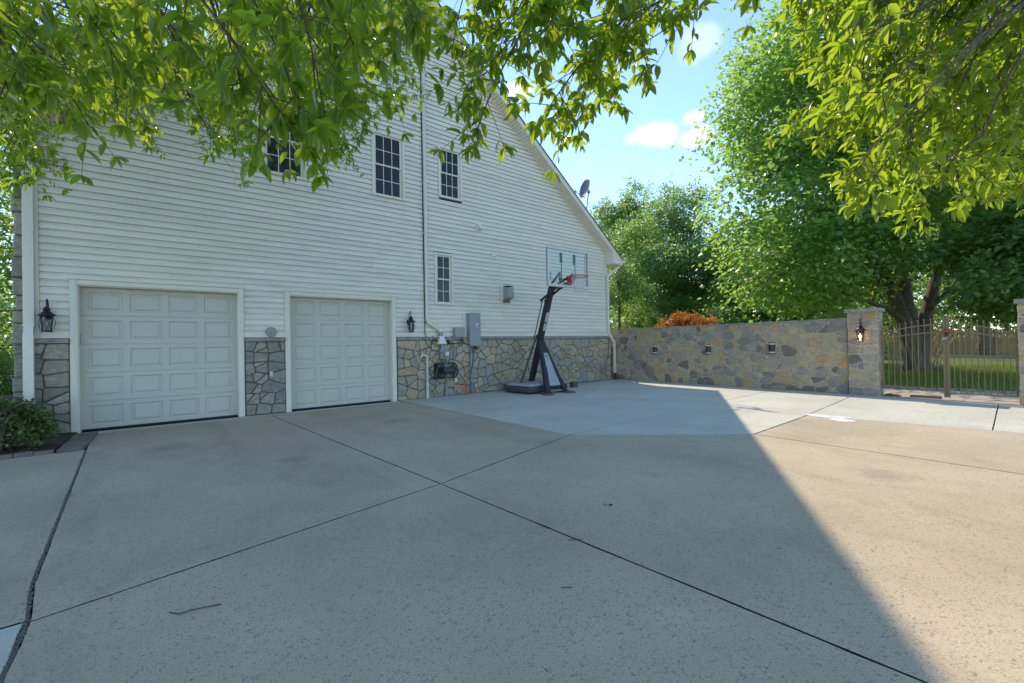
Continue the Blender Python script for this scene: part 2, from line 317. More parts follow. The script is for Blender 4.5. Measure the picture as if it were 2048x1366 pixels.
class MB:
    def __init__(s): s.v = []; s.f = []; s.mi = []
    def quadbox(s, c, mi=0):          # eight corners: bottom four ccw, top four ccw
        b = len(s.v); s.v += [tuple(p) for p in c]
        for f in ((3, 2, 1, 0), (4, 5, 6, 7), (0, 1, 5, 4), (1, 2, 6, 5), (2, 3, 7, 6), (3, 0, 4, 7)):
            s.f.append(tuple(b + i for i in f)); s.mi.append(mi)
        return s
    def box(s, x0, x1, y0, y1, z0, z1, mi=0):
        return s.quadbox([(x0, y0, z0), (x1, y0, z0), (x1, y1, z0), (x0, y1, z0), (x0, y0, z1), (x1, y0, z1), (x1, y1, z1), (x0, y1, z1)], mi)
    def bbox(s, x0, x1, y0, y1, z0, z1, b=.006, mi=0):   # box with chamfered edges on the -y face and top
        b = min(b, (x1 - x0) * .3, (z1 - z0) * .3, (y1 - y0) * .45)
        k = len(s.v)
        s.v += [(x0, y1, z0), (x1, y1, z0), (x1, y1, z1), (x0, y1, z1), (x0, y0 + b, z0), (x1, y0 + b, z0), (x1, y0 + b, z1), (x0, y0 + b, z1),
                (x0 + b, y0, z0 + b), (x1 - b, y0, z0 + b), (x1 - b, y0, z1 - b), (x0 + b, y0, z1 - b)]
        F = [(0, 3, 2, 1), (0, 1, 5, 4), (1, 2, 6, 5), (2, 3, 7, 6), (3, 0, 4, 7), (4, 5, 9, 8), (5, 6, 10, 9), (6, 7, 11, 10), (7, 4, 8, 11), (8, 9, 10, 11)]
        for f in F: s.f.append(tuple(k + i for i in f)); s.mi.append(mi)
        return s
    def prism(s, poly, z0, z1, mi=0, axis='z'):   # poly ccw from +axis
        b = len(s.v); n = len(poly)
        def P(a, c, h): return (a, c, h) if axis == 'z' else ((a, h, c) if axis == 'y' else (h, a, c))
        s.v += [P(a, c, z0) for a, c in poly] + [P(a, c, z1) for a, c in poly]
        s.f.append(tuple(b + i for i in range(n))[::-1]); s.f.append(tuple(b + n + i for i in range(n))); s.mi += [mi, mi]
        for i in range(n):
            j = (i + 1) % n; s.f.append((b + i, b + j, b + n + j, b + n + i)); s.mi.append(mi)
        return s
    def tube(s, pts, r, n=8, mi=0, cap=True):
        pts = [Vector(p) for p in pts]; rs = r if isinstance(r, (list, tuple)) else [r] * len(pts)
        b = len(s.v); prev = None
        for i, p in enumerate(pts):
            d = (pts[min(i + 1, len(pts) - 1)] - pts[max(i - 1, 0)])
            d = d.normalized() if d.length > 1e-9 else Vector((0, 0, 1))
            if prev is None:
                a = Vector((0, 0, 1)) if abs(d.z) < .9 else Vector((1, 0, 0)); u = d.cross(a).normalized()
            else:
                u = (prev - d * prev.dot(d)); u = u.normalized() if u.length > 1e-6 else d.orthogonal().normalized()
            prev = u; w = d.cross(u)
            for k in range(n):
                t_ = 2 * math.pi * k / n; q = p + (u * math.cos(t_) + w * math.sin(t_)) * rs[i]; s.v.append(tuple(q))
        for i in range(len(pts) - 1):
            for k in range(n):
                k2 = (k + 1) % n; s.f.append((b + i * n + k, b + i * n + k2, b + (i + 1) * n + k2, b + (i + 1) * n + k)); s.mi.append(mi)
        if cap:
            s.f.append(tuple(b + k for k in range(n))[::-1]); e = b + (len(pts) - 1) * n
            s.f.append(tuple(e + k for k in range(n))); s.mi += [mi, mi]
        return s
    def lathe(s, prof, c=(0, 0, 0), n=14, mi=0):   # prof: (radius, z)
        b = len(s.v)
        for r, z in prof:
            for k in range(n):
                a = 2 * math.pi * k / n; s.v.append((c[0] + r * math.cos(a), c[1] + r * math.sin(a), c[2] + z))
        for i in range(len(prof) - 1):
            for k in range(n):
                k2 = (k + 1) % n; s.f.append((b + i * n + k, b + i * n + k2, b + (i + 1) * n + k2, b + (i + 1) * n + k)); s.mi.append(mi)
        s.f.append(tuple(b + k for k in range(n))[::-1]); e = b + (len(prof) - 1) * n
        s.f.append(tuple(e + k for k in range(n))); s.mi += [mi, mi]
        return s
    def bar(s, a, b_, w, h=None, mi=0, upv=(0, 0, 1)):   # rectangular bar between two points
        a, b_ = Vector(a), Vector(b_); h = h or w; d = (b_ - a).normalized(); upv = Vector(upv)
        if abs(d.dot(upv)) > .98: upv = Vector((1, 0, 0))
        x = d.cross(upv).normalized(); y = x.cross(d).normalized()
        c = []
        for p in (a, b_):
            c += [p - x * w / 2 - y * h / 2, p + x * w / 2 - y * h / 2, p + x * w / 2 + y * h / 2, p - x * w / 2 + y * h / 2]
        return s.quadbox(c, mi)
    def poly(s, pts, mi=0):
        b = len(s.v); s.v += [tuple(p) for p in pts]; s.f.append(tuple(range(b, b + len(pts)))); s.mi.append(mi); return s
    def mesh(s, name, mats, off=(0, 0, 0), smooth=False):
        me = bpy.data.meshes.new(name); o = Vector(off)
        me.from_pydata([(x - o.x, y - o.y, z - o.z) for x, y, z in s.v], [], s.f)
        for m in (mats if isinstance(mats, (list, tuple)) else [mats]): me.materials.append(m)
        if any(s.mi): me.polygons.foreach_set('material_index', s.mi)
        if smooth: me.polygons.foreach_set('use_smooth', [True] * len(me.polygons))
        me.update(); return me
    def build(s, name, mats, parent=None, local=False, smooth=False, label=None):
        off = (0, 0, 0) if local or parent is None else wloc(parent)
        o = bpy.data.objects.new(name, s.mesh(name, mats, off, smooth)); COL.objects.link(o); o.parent = parent
        if label: o['label'] = label
        return o

def place(name, me, parent=None, loc=(0, 0, 0)):
    o = bpy.data.objects.new(name, me); COL.objects.link(o); o.parent = parent; o.location = loc; return o
def thing(name, label, cat, loc, rz=0, group=None):
    o = bpy.data.objects.new(name, None); COL.objects.link(o); o.empty_display_size = .2
    o.location = loc; o.rotation_euler = (0, 0, rz); o['label'] = label; o['category'] = cat
    if group: o['group'] = group
    return o
def tag(o, label, cat, group=None):
    o['label'] = label; o['category'] = cat
    if group: o['group'] = group
    return o
def structure(o): o['kind'] = 'structure'; return o
def stuff(o): o['kind'] = 'stuff'; return o

def np_mesh(name, V, F, mats, mi=None, smooth=False):
    """V (n,3) float, F (m,k) int: one mesh with faces of k corners"""
    me = bpy.data.meshes.new(name); m, k = F.shape
    me.vertices.add(len(V)); me.vertices.foreach_set('co', V.astype(np.float32).ravel())
    me.loops.add(m * k); me.loops.foreach_set('vertex_index', F.astype(np.int32).ravel())
    me.polygons.add(m); me.polygons.foreach_set('loop_start', (np.arange(m) * k).astype(np.int32))
    try: me.polygons.foreach_set('loop_total', np.full(m, k, np.int32))
    except Exception: pass
    if smooth: me.polygons.foreach_set('use_smooth', np.ones(m, bool))
    for x in (mats if isinstance(mats, (list, tuple)) else [mats]): me.materials.append(x)
    if mi is not None: me.polygons.foreach_set('material_index', mi.astype(np.int32))
    me.update(calc_edges=True); return me

# ------------------------------------------------------------------ fieldstone pattern
def clip(poly, a, b, c):   # keep a*x+b*y<=c
    out = []
    for i in range(len(poly)):
        p, q = poly[i], poly[(i + 1) % len(poly)]
        dp, dq = a * p[0] + b * p[1] - c, a * q[0] + b * q[1] - c
        if dp <= 0: out.append(p)
        if (dp < 0) != (dq < 0) and abs(dp - dq) > 1e-12:
            t_ = dp / (dp - dq); out.append((p[0] + (q[0] - p[0]) * t_, p[1] + (q[1] - p[1]) * t_))
    return out
def cells(x0, x1, y0, y1, n, sx=.72, relax=2, rng=random, skew=0, jitter=None):
    """irregular stone outlines filling a rectangle; sx<1 makes stones wider than tall"""
    W, Hh = (x1 - x0) * sx, y1 - y0
    if jitter is None:
        pts = [(rng.random() * W, rng.random() * Hh) for _ in range(n)]
    else:
        rows = max(1, round(math.sqrt(n * Hh / W))); pts = []
        for r_ in range(rows):
            k = max(1, round(n / rows * rng.uniform(.75, 1.3))); o_ = rng.random()
            for i in range(k): pts.append((((i + .5 + (o_ - .5) * .6 + rng.uniform(-jitter, jitter)) / k) * W, (r_ + .5 + rng.uniform(-jitter, jitter) * .8) / rows * Hh))
    for it in range(relax + 1):
        P = np.array(pts); res = []
        for i, (px, py) in enumerate(pts):
            d = ((P - P[i]) ** 2).sum(1); near = np.argsort(d)[1:22]
            poly = [(0, 0), (W, 0), (W, Hh), (0, Hh)]
            for j in near:
                qx, qy = pts[j]; a, b = qx - px, qy - py
                poly = clip(poly, a, b, (qx * qx + qy * qy - px * px - py * py) / 2)
                if len(poly) < 3: break
            res.append(poly)
        if it < relax:
            pts = [(pts[i][0] * .5 + .5 * sum(v[0] for v in p) / len(p), pts[i][1] * .5 + .5 * sum(v[1] for v in p) / len(p)) if len(p) > 2 else pts[i] for i, p in enumerate(res)]
    return [[(x0 + a / sx, y0 + b) for a, b in p] for p in res if len(p) > 2]
def rubble(x0, x1, y0, y1, n, sx, relax, rng, jitter=None, coarse=3.0):
    """angular rubble: coarse outlines broken again by tilted cuts, so joints meet in tees"""
    P = cells(x0, x1, y0, y1, max(2, int(n / coarse)), sx, relax, rng, jitter=jitter)
    def area(p): return abs(sum(p[i][0] * p[(i + 1) % len(p)][1] - p[(i + 1) % len(p)][0] * p[i][1] for i in range(len(p)))) / 2
    Q = [(area(p) * rng.uniform(.55, 1.6), p) for p in P]
    while len(Q) < n:
        Q.sort(key=lambda q: -q[0]); _, p = Q.pop(0)
        cx, cy_ = sum(v[0] for v in p) / len(p), sum(v[1] for v in p) / len(p)
        sxx = sum((v[0] - cx) ** 2 for v in p) * .75; syy = sum((v[1] - cy_) ** 2 for v in p); sxy = sum((v[0] - cx) * (v[1] - cy_) for v in p)
        th = .5 * math.atan2(2 * sxy, sxx - syy) + rng.gauss(0, .16); a, b = math.cos(th), math.sin(th); d = [a * (v[0] - cx) + b * (v[1] - cy_) for v in p]
        c = a * cx + b * cy_ + rng.uniform(-.22, .22) * (max(d) - min(d)); l, r = clip(p, a, b, c), clip(p, -a, -b, -c)
        if len(l) < 3 or len(r) < 3: Q.append((0, p)); continue
        for k in (l, r): Q.append((area(k) * rng.uniform(.55, 1.6), k))
    return [q[1] for q in Q]
def shrink(poly, g):
    out = poly
    n = len(poly); cx = sum(p[0] for p in poly) / n; cy_ = sum(p[1] for p in poly) / n
    for i in range(n):
        p, q = poly[i], poly[(i + 1) % n]; ex, ey = q[0] - p[0], q[1] - p[1]; L = math.hypot(ex, ey)
        if L < 1e-6: continue
        a, b = ey / L, -ex / L
        out = clip(out, a, b, a * p[0] + b * p[1] - g)
        if len(out) < 3: return []
    return out
def stone_mb(poly, g, h, to3, rng=random, rough=.4):
    """one stone: rounded outline, bevelled shoulders, uneven face; to3(a,b,d) maps face coords + depth to space"""
    p = shrink(poly, g)
    if len(p) < 3: return None
    area = abs(sum(p[i][0] * p[(i + 1) % len(p)][1] - p[(i + 1) % len(p)][0] * p[i][1] for i in range(len(p)))) / 2
    if area < .0016: return None
    # merge very short edges, then clip the corners
    q = [p[0]]
    for v in p[1:]:
        if math.hypot(v[0] - q[-1][0], v[1] - q[-1][1]) > .018: q.append(v)
    if len(q) > 3 and math.hypot(q[0][0] - q[-1][0], q[0][1] - q[-1][1]) < .018: q.pop()
    if len(q) < 3: return None
    ring = []
    for i in range(len(q)):
        a, b, c = q[i - 1], q[i], q[(i + 1) % len(q)]
        f1, f2_ = rng.uniform(.05, .15), rng.uniform(.05, .15)
        ring.append((b[0] + (a[0] - b[0]) * f1, b[1] + (a[1] - b[1]) * f1)); ring.append((b[0] + (c[0] - b[0]) * f2_, b[1] + (c[1] - b[1]) * f2_))
    cx = sum(v[0] for v in ring) / len(ring); cy_ = sum(v[1] for v in ring) / len(ring); n = len(ring)
    R = math.sqrt(area); tx, ty = rng.uniform(-.25, .25) * h * rough * 2, rng.uniform(-.25, .25) * h * rough * 2; hh = h * rng.uniform(.75, 1.25)
    mb = MB()
    for v in ring: mb.v.append(to3(v[0], v[1], -.02))
    for v in ring: mb.v.append(to3(v[0], v[1], hh * .55))
    ins = min(.022, R * .13)
    for v in ring:
        dx, dy = cx - v[0], cy_ - v[1]; L = math.hypot(dx, dy) + 1e-6
        u, w = v[0] + dx / L * ins, v[1] + dy / L * ins
        mb.v.append(to3(u, w, hh * (1 + rng.uniform(-.18, .14) * rough * 2) + tx * (u - cx) / R + ty * (w - cy_) / R))
    mb.v.append(to3(cx, cy_, hh * (1 + rng.uniform(0, .3) * rough)))
    for k in range(2):
        for i in range(n):
            j = (i + 1) % n; mb.f.append((k * n + i, k * n + j, (k + 1) * n + j, (k + 1) * n + i))
    for i in range(n): mb.f.append((2 * n + i, 2 * n + (i + 1) % n, 3 * n))
    mb.mi = [0] * len(mb.f)
    return mb
def lay_stones(parent, polys, g, h, to3, mat, rng=random, rough=.4):
    k = 0
    for p in polys:
        mb = stone_mb(p, g, h, to3, rng, rough)
        if mb: mb.build('stone', mat, parent); k += 1
    return k
# ================================================================== GROUND
FAC = 11.0                       # y of the sheathing plane of the facade
def bumpy_sheet(name, x0, x1, y0, y1, n, z, amp, mat):
    xs = np.linspace(x0, x1, n); ys = np.linspace(y0, y1, n)
    X, Y = np.meshgrid(xs, ys); Z = z + amp * (np.sin(X * .9 + 1.3 * np.sin(Y * .7)) * np.cos(Y * 1.1) * .5 + RNG.normal(0, .25, X.shape))
    V = np.stack([X, Y, Z], -1).reshape(-1, 3); i = np.arange(n * n).reshape(n, n)
    F = np.stack([i[:-1, :-1], i[:-1, 1:], i[1:, 1:], i[1:, :-1]], -1).reshape(-1, 4)
    o = bpy.data.objects.new(name, np_mesh(name, V, F, mat)); COL.objects.link(o); return o

terrain = MB()
terrain.poly([(-700, -700, -.09), (700, -700, -.09), (700, 700, -.09), (-700, 700, -.09)])
structure(terrain.build('ground', M['grass']))

joint = MB(); joint.poly([(-7.5, -8, -.034), (13.9, -8, -.034), (13.9, 10.98, -.034), (-7.5, 10.98, -.034)])
structure(joint.build('joint_bed', M['joint']))

drive = bpy.data.objects.new('driveway', None); COL.objects.link(drive); structure(drive); drive.location = (3, 5, 0)
conc = bpy.data.objects.new('concrete_pad', None); COL.objects.link(conc); structure(conc); conc.location = (9, 7, 0)

def inset_poly(poly, g):
    out = []; n = len(poly)
    for i in range(n):
        a, b, c = Vector(poly[i - 1]), Vector(poly[i]), Vector(poly[(i + 1) % n]); d1, d2 = (b - a).normalized(), (c - b).normalized()
        n1, n2 = Vector((-d1.y, d1.x)), Vector((-d2.y, d2.x)); k = (n1 + n2); k = k / max(.3, k.dot(n1)); out.append((b.x + k.x * g, b.y + k.y * g))
    return out
def slab(parent, poly, g, mat, top=0.0, wob=.0025):
    """poured slab with a slightly ragged, eased edge"""
    if sum(poly[i - 1][0] * poly[i][1] - poly[i][0] * poly[i - 1][1] for i in range(len(poly))) < 0: poly = poly[::-1]
    q = inset_poly(poly, g); pts = []
    for i in range(len(q)):
        a, b = q[i], q[(i + 1) % len(q)]; L = math.hypot(b[0] - a[0], b[1] - a[1]); k = max(1, int(L / .12))
        nx, ny = (b[1] - a[1]) / max(L, 1e-6), -(b[0] - a[0]) / max(L, 1e-6)
        for j in range(k):
            w = random.gauss(0, wob) if j else 0
            pts.append((a[0] + (b[0] - a[0]) * j / k - nx * abs(w), a[1] + (b[1] - a[1]) * j / k - ny * abs(w)))
    n = len(pts); cx = sum(p[0] for p in pts) / n; cyy = sum(p[1] for p in pts) / n; mb = MB()
    for p in pts: mb.v.append((p[0], p[1], top - .05))
    for p in pts: mb.v.append((p[0], p[1], top - .005))
    for p in pts:
        L = math.hypot(cx - p[0], cyy - p[1]); mb.v.append((p[0] + (cx - p[0]) / L * .005, p[1] + (cyy - p[1]) / L * .005, top))
    for k in range(2):
        for i in range(n): mb.f.append((k * n + i, k * n + (i + 1) % n, (k + 1) * n + (i + 1) % n, (k + 1) * n + i))
    mb.f.append(tuple(2 * n + i for i in range(n))); mb.mi = [1] * n + [0] * (n + 1)
    return mb.build('slab', [mat, M['joint']], parent)

A0, A1, A2, A3 = (1.63, 10.62), (2.18, 4.05), (2.47, .36), (3.05, -7)
B0, B1 = (-.64, 3.46), (4.92, 4.83)
G0, G1 = (-1.06, 8.95), (-.72, 4.0)
V0, V1, V2 = (7.0, 2.94), (6.94, .27), (6.85, -7)
E0, E1 = (9.39, 3.0), (9.85, .38)
P1 = (4.70, 10.62)
ag, lc = M['aggregate'], M['concrete']
slab(drive, [G0, (-1.20, 10.62), A0, A1, B0, G1], .009, ag)
slab(drive, [A0, P1, B1, A1], .009, ag)
slab(drive, [A1, B1, V0, V1, V2, A3, A2], .009, ag)
slab(drive, [B0, A1, A2, A3, (-.35, -7)], .009, ag)
slab(drive, [(G0[0] - .006, G0[1]), (G1[0] - .006, G1[1]), (B0[0] - .012, B0[1] + .03), (-7.3, 3.30), (-7.3, 8.95)], .004, ag)
slab(drive, [V0, E0, E1, (10.3, -7), V2, V1], .009, ag)
slab(drive, [(-1.45, 10.62), (4.70, 10.62), (4.70, 10.96), (-1.45, 10.96)], .004, lc, -.012)       # apron strip under the doors
# broom-finished pad: three rows by three columns, tooled joints
def ex(y): return 6.08 + (10.96 - y) / 8.02 * .92
def fx(y): return 9.30 + (10.96 - y) / 7.9 * .50
def dy(x): return 7.65 + (x - 5) * .015
def cyl(x): return 4.84 + (x - 4.92) * .034
xr = 13.70
rows = [(lambda x: 10.96, dy), (dy, cyl)]
for topf, botf in rows:
    for l, r_ in (((lambda y: 4.72 + (10.6 - y) * .034), ex), (ex, fx), (fx, lambda y: xr)):
        yt, yb = topf(7), botf(7)
        slab(conc, [(l(botf(7)), botf(l(botf(7)))), (r_(botf(7)), botf(r_(botf(7)))), (r_(topf(7)), topf(r_(topf(7)))), (l(topf(7)), topf(l(topf(7))))], .006, lc)
e3, f3 = ex(4.9), fx(5.0)
slab(conc, [B1, (e3, cyl(e3)), V0], .006, lc)
slab(conc, [(e3, cyl(e3)), (f3, cyl(f3)), E0, V0], .006, lc)
slab(conc, [(f3, cyl(f3)), (xr, cyl(xr)), (xr, 3.28), E0], .006, lc)
slab(conc, [E0, (xr, 3.28), (xr, .84), (9.83, .67), E1], .005, lc)
slab(conc, [(9.83, .67), (xr, .84), (xr, -7), (10.3, -7)], .005, lc)
slab(conc, [(B0[0] - .016, B0[1] + .012), (-.636, 3.1), (-.358, -7), (-7.3, -7), (-7.3, 3.285)], .004, lc)

# earth in the wide open joint by the planting bed
crack = MB(); zz = -.006
pts = [(G0[0] - .008, G0[1]), (G1[0] - .009, G1[1]), (B0[0] - .015, B0[1] + .02), (B0[0] - .002, B0[1] - .04), (-.628, 3.0), (-.59, 1.6)]
for a, b in zip(pts, pts[1:]):
    k = max(2, int((Vector(a) - Vector(b)).length / .09))
    for j in range(k):
        p = Vector(a).lerp(Vector(b), (j + .5) / k); h = .012 + random.uniform(-.005, .005)
        crack.box(p.x - h, p.x + h, p.y - .048, p.y + .048, -.03, zz)
        for _ in range(9):
            r = random.uniform(.004, .011); crack.lathe([(r * .7, -r * .4), (r, 0), (r * .6, r * .6), (r * .1, r * .75)], (p.x + random.uniform(-.016, .016), p.y + random.uniform(-.05, .05), zz), 6)
stuff(crack.build('joint_earth', M['dirt']))

# spilled white paint
sp = MB()
def blob(cx, cy, rx, ry, n=26, z=.0035):
    sp.poly([(cx + rx * math.cos(2 * math.pi * i / n) * random.uniform(.78, 1.15), cy + ry * math.sin(2 * math.pi * i / n) * random.uniform(.8, 1.15), z) for i in range(n)])
blob(9.52, 2.75, .16, .34); blob(9.26, 2.42, .17, .20, z=.0045); blob(9.60, 2.52, .10, .18, z=.0055)
tag(sp.build('paint_spill', M['whitewash']), 'white paint spill on the edge of the pale concrete', 'paint spill')

# planting bed with a soldier course of pavers
bed = bumpy_sheet('planting_bed', -7.4, -1.40, 9.03, 12.5, 44, .015, .03, M['mulch']); structure(bed)
edging = thing('paver_edging', 'weathered paver edging round the planting bed beside the left garage door', 'edging', (-1.3, 9.6, 0))
y = 9.05
while y < 10.5:
    w = random.uniform(.108, .118)
    m = MB(); h = .035 + random.uniform(-.008, .008); j = random.uniform(-.008, .008)
    m.quadbox([(-1.38 + j, y, -.03), (-1.09 + j, y, -.03), (-1.09 + j, y + w - .012, -.03), (-1.38 + j, y + w - .012, -.03),
               (-1.375 + j, y + .004, h), (-1.095 + j, y + .004, h + .006), (-1.095 + j, y + w - .016, h + .003), (-1.375 + j, y + w - .016, h - .003)])
    m.build('paver', M['paver'], edging); y += w
x = -1.40
while x > -7:
    w = random.uniform(.19, .21); h = .05 + random.uniform(-.01, .01)
    m = MB(); m.quadbox([(x - w + .004, 8.96, -.03), (x, 8.96, -.03), (x, 9.05, -.03), (x - w + .004, 9.05, -.03),
                         (x - w + .009, 8.965, h), (x - .004, 8.965, h), (x - .004, 9.045, h + .004), (x - w + .009, 9.045, h + .004)])
    m.build('paver', M['paver'], edging); x -= w

# beyond the gate: sandy patio, kerb, lawn
patio = bpy.data.objects.new('patio', None); COL.objects.link(patio); structure(patio); patio.location = (15, 2, 0)
px = 13.74
for wx in (.62, .62, .62, .62):
    yy = -7.0 + random.uniform(-.3, 0)
    while yy < 11:
        w = random.uniform(.85, 1.1); m = MB()
        m.box(px, px + wx - .012, yy, yy + w - .012, -.05, .002 + random.uniform(-.004, .004)); m.build('flagstone', M['flag'], patio); yy += w
    px += wx
lawn = bumpy_sheet('lawn', 16.28, 48, -22, 26, 90, -.03, .03, M['grass']); structure(lawn)
kerb = thing('lawn_kerb', 'low pale stone kerb along the near side of the lawn', 'kerb', (16.25, 1, 0))
yy = -7
while yy < 9:
    w = random.uniform(.36, .42); MB().box(16.18, 16.32, yy, yy + w - .015, -.05, .055 + random.uniform(-.012, .012)).build('kerb_stone', M['cap'], kerb); yy += w
# grass blades where the gate shows the lawn
nb = 42000
bx = 16.35 + (RNG.random(nb) ** 1.6) * 14; by = bx * RNG.uniform(.02, .30, nb) + RNG.normal(0, .3, nb); bh = RNG.uniform(.05, .11, nb) * (1 + (bx - 16) * .02)
ang = RNG.uniform(0, 6.283, nb); w = .006 + (bx - 16) * .0009; lean = RNG.normal(0, .035, (nb, 2))
dx, dyv = np.cos(ang) * w, np.sin(ang) * w
V = np.stack([np.stack([bx - dx, by - dyv, np.full(nb, -.03)], 1), np.stack([bx + dx, by + dyv, np.full(nb, -.03)], 1), np.stack([bx + lean[:, 0], by + lean[:, 1], bh], 1)], 1).reshape(-1, 3)
gr = bpy.data.objects.new('grass_blades', np_mesh('grass_blades', V, np.arange(nb * 3).reshape(nb, 3), M['blade'])); COL.objects.link(gr); stuff(gr)

# ================================================================== HOUSE
house = thing('house', 'cream sided house with a tall gable, two garage doors and a stone base', 'house', (5.7, 11.0, 0))
SLR, SLL = .779, .78
def zr_in(x): return 5.07 + SLR * (13.19 - x)       # underside of the rake soffit, right and left
def zl_in(x): return 5.44 + SLL * (x + 1.9)
def xr_in(z): return min(13.30, 13.19 + (5.07 - z) / SLR)
def xl_in(z): return max(-1.86, -1.9 + (z - 5.44) / SLL)
w = MB()
w.prism([(-1.95, -.05), (13.36, -.05), (13.36, 4.9), (5.40, 11.08), (-1.95, 5.36)][::-1], 11.22, 24.0, axis='y')
w.prism([(-2.1, -.05), (6.0, -.05), (6.0, 6.9), (-2.1, 6.9)][::-1], 24.01, 30, axis='y')
w.box(-2.05, 6, 13.9, 22, 5.3, 6.85)
w.build('wall', M['interior'], house)
sidew = MB(); sidew.box(13.362, 13.385, 11.0, 24, 0, 4.9); sidew.box(-1.99, -1.952, 11.06, 24, 1.7, 5.4); sidew.box(-1.94, -1.78, 11.0, 11.215, 0, 5.45)
sidew.box(13.16, 13.355, 11.03, 11.215, 0, 5.0); sidew.build('side_wall', M['siding'], house)

# --- openings (x0, x1, z0, z1 of the outer trim)
DOORS = [(-1.37, 1.06), (2.10, 4.525)]
WINS = [(1.56, 2.50, 5.41, 7.14, 3), (4.06, 4.97, 5.40, 7.12, 3), (6.0, 6.80, 5.73, 7.23, 3), (5.82, 6.45, 2.62, 4.12, 2)]
DTOP, CASE = 2.655, 2.80
HOLES = [(-1.49, 1.185, -1, CASE), (1.985, 4.66, -1, CASE)] + [w_[:4] for w_ in WINS]

def subtract(iv, a, b):
    out = []
    for l, r_ in iv:
        if b <= l or a >= r_: out.append((l, r_))
        else:
            if a > l + .02: out.append((l, a))
            if b < r_ - .02: out.append((b, r_))
    return out
zc, CH, k = 1.735, .127, 0
while zc < 11.05:
    z1 = zc + CH; zm = (zc + z1) / 2
    l0, l1, r0, r1 = xl_in(zc), xl_in(z1), xr_in(zc), xr_in(z1)
    if r0 - l0 < .1: break
    iv = [(l0, r0)]
    for h in HOLES:
        if h[2] < zm < h[3]: iv = subtract(iv, h[0] + .02, h[1] - .02)
    # factory lengths: lap seams staggered every second course
    seams = [(-1.86 + ((k // 2) * 1.37) % 3.66 + 3.66 * i) for i in range(5)]
    segs = []
    for l, r_ in iv:
        cur = l
        for s_ in seams:
            if l + .5 < s_ < r_ - .5: segs.append((cur, s_ - .002)); cur = s_
        segs.append((cur, r_))
    for l, r_ in segs:
        a0, a1 = (l0, l1) if abs(l - l0) < 1e-6 else (l, l); b0, b1 = (r0, r1) if abs(r_ - r0) < 1e-6 else (r_, r_)
        if b1 - a1 < .01: continue
        o = random.uniform(-.0012, .0012); m = MB(); dz = random.uniform(-.0008, .0008)
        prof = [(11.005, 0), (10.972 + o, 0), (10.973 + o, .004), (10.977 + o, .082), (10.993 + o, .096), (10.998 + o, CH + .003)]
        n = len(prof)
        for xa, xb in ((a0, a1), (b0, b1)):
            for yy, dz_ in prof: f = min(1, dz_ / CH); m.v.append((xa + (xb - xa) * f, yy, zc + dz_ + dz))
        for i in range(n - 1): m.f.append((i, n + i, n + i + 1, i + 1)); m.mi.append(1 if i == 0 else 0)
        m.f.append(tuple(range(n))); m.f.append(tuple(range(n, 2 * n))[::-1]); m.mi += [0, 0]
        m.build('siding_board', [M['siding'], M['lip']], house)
    zc = z1; k += 1
    if zc > 11.0: break
# corner posts, starter strip
m = MB(); m.box(-1.945, -1.862, 10.955, 11.03, 1.70, 5.50); m.box(13.295, 13.372, 10.955, 11.03, 1.70, 4.98)
m.build('corner_post', M['trim'], house)
m = MB()
for a, b in ((-1.86, -1.49), (1.185, 1.985), (4.66, 13.295)): m.box(a, b, 10.966, 11.03, 1.706, 1.734)
m.build('starter_strip', M['alu'], house)

# --- stone base
def face_to3(a, b, d): return (a, 10.955 - d, b)
for a, b, k in ((-2.04, -1.495, 'mortar_grey'), (1.19, 1.98, 'mortar_grey'), (4.665, 13.48, 'mortar_dark')): MB().box(a, b, 10.955, 11.10, -.05, 1.615).build('mortar', M[k], house)
R1 = random.Random(4); R2 = random.Random(9); R3 = random.Random(31)
lay_stones(house, rubble(-2.04, -1.495, 0.0, 1.61, 17, .9, 0, R1, jitter=.20, coarse=1.5), .008, .036, face_to3, M['stone_grey'], R1, .6)
lay_stones(house, rubble(1.195, 1.975, 0.0, 1.61, 27, .75, 0, R2, jitter=.18, coarse=1.5), .008, .036, face_to3, M['stone_grey'], R2, .6)
lay_stones(house, rubble(4.67, 13.475, 0.0, 1.61, 215, .74, 1, R3, coarse=2.0), .008, .036, face_to3, M['stone_house'], R3, .5)
# stone return up the front corner, seen edge-on
zq = 0.0; Rq = random.Random(3)
while zq < 5.45:
    h = Rq.uniform(.20, .42)
    if abs(zq + h / 2 - 1.66) > .02:
        d = Rq.uniform(0, .045)
        MB().bbox(-2.15 - d, -2.0, 11.0 + Rq.uniform(0, .02), 11.35, zq, min(5.45, zq + h - .012), .02).build('stone', M['stone_grey'], house)
    zq += h
# ledge stones
Rl = random.Random(8)
for a, b in ((-2.20, -1.495), (1.175, 1.99), (4.662, 13.50)):
    x = a
    while x < b - .02:
        L = min(b - x, Rl.uniform(.7, 1.1)) if b - x > 1.3 else b - x
        m = MB(); nseg = max(2, int(L / .12)); yb = [10.885 + Rl.uniform(-.012, .012) for _ in range(nseg + 1)]
        for i in range(nseg):
            u0, u1 = x + .003 + (L - .006) * i / nseg, x + .003 + (L - .006) * (i + 1) / nseg
            m.quadbox([(u0, yb[i] + .012, 1.617), (u1, yb[i + 1] + .012, 1.617), (u1, 11.04, 1.617), (u0, 11.04, 1.617), (u0, yb[i], 1.690), (u1, yb[i + 1], 1.690), (u1, 11.04, 1.704), (u0, 11.04, 1.704)])
        m.build('ledge_stone', M['cap'], house); x += L

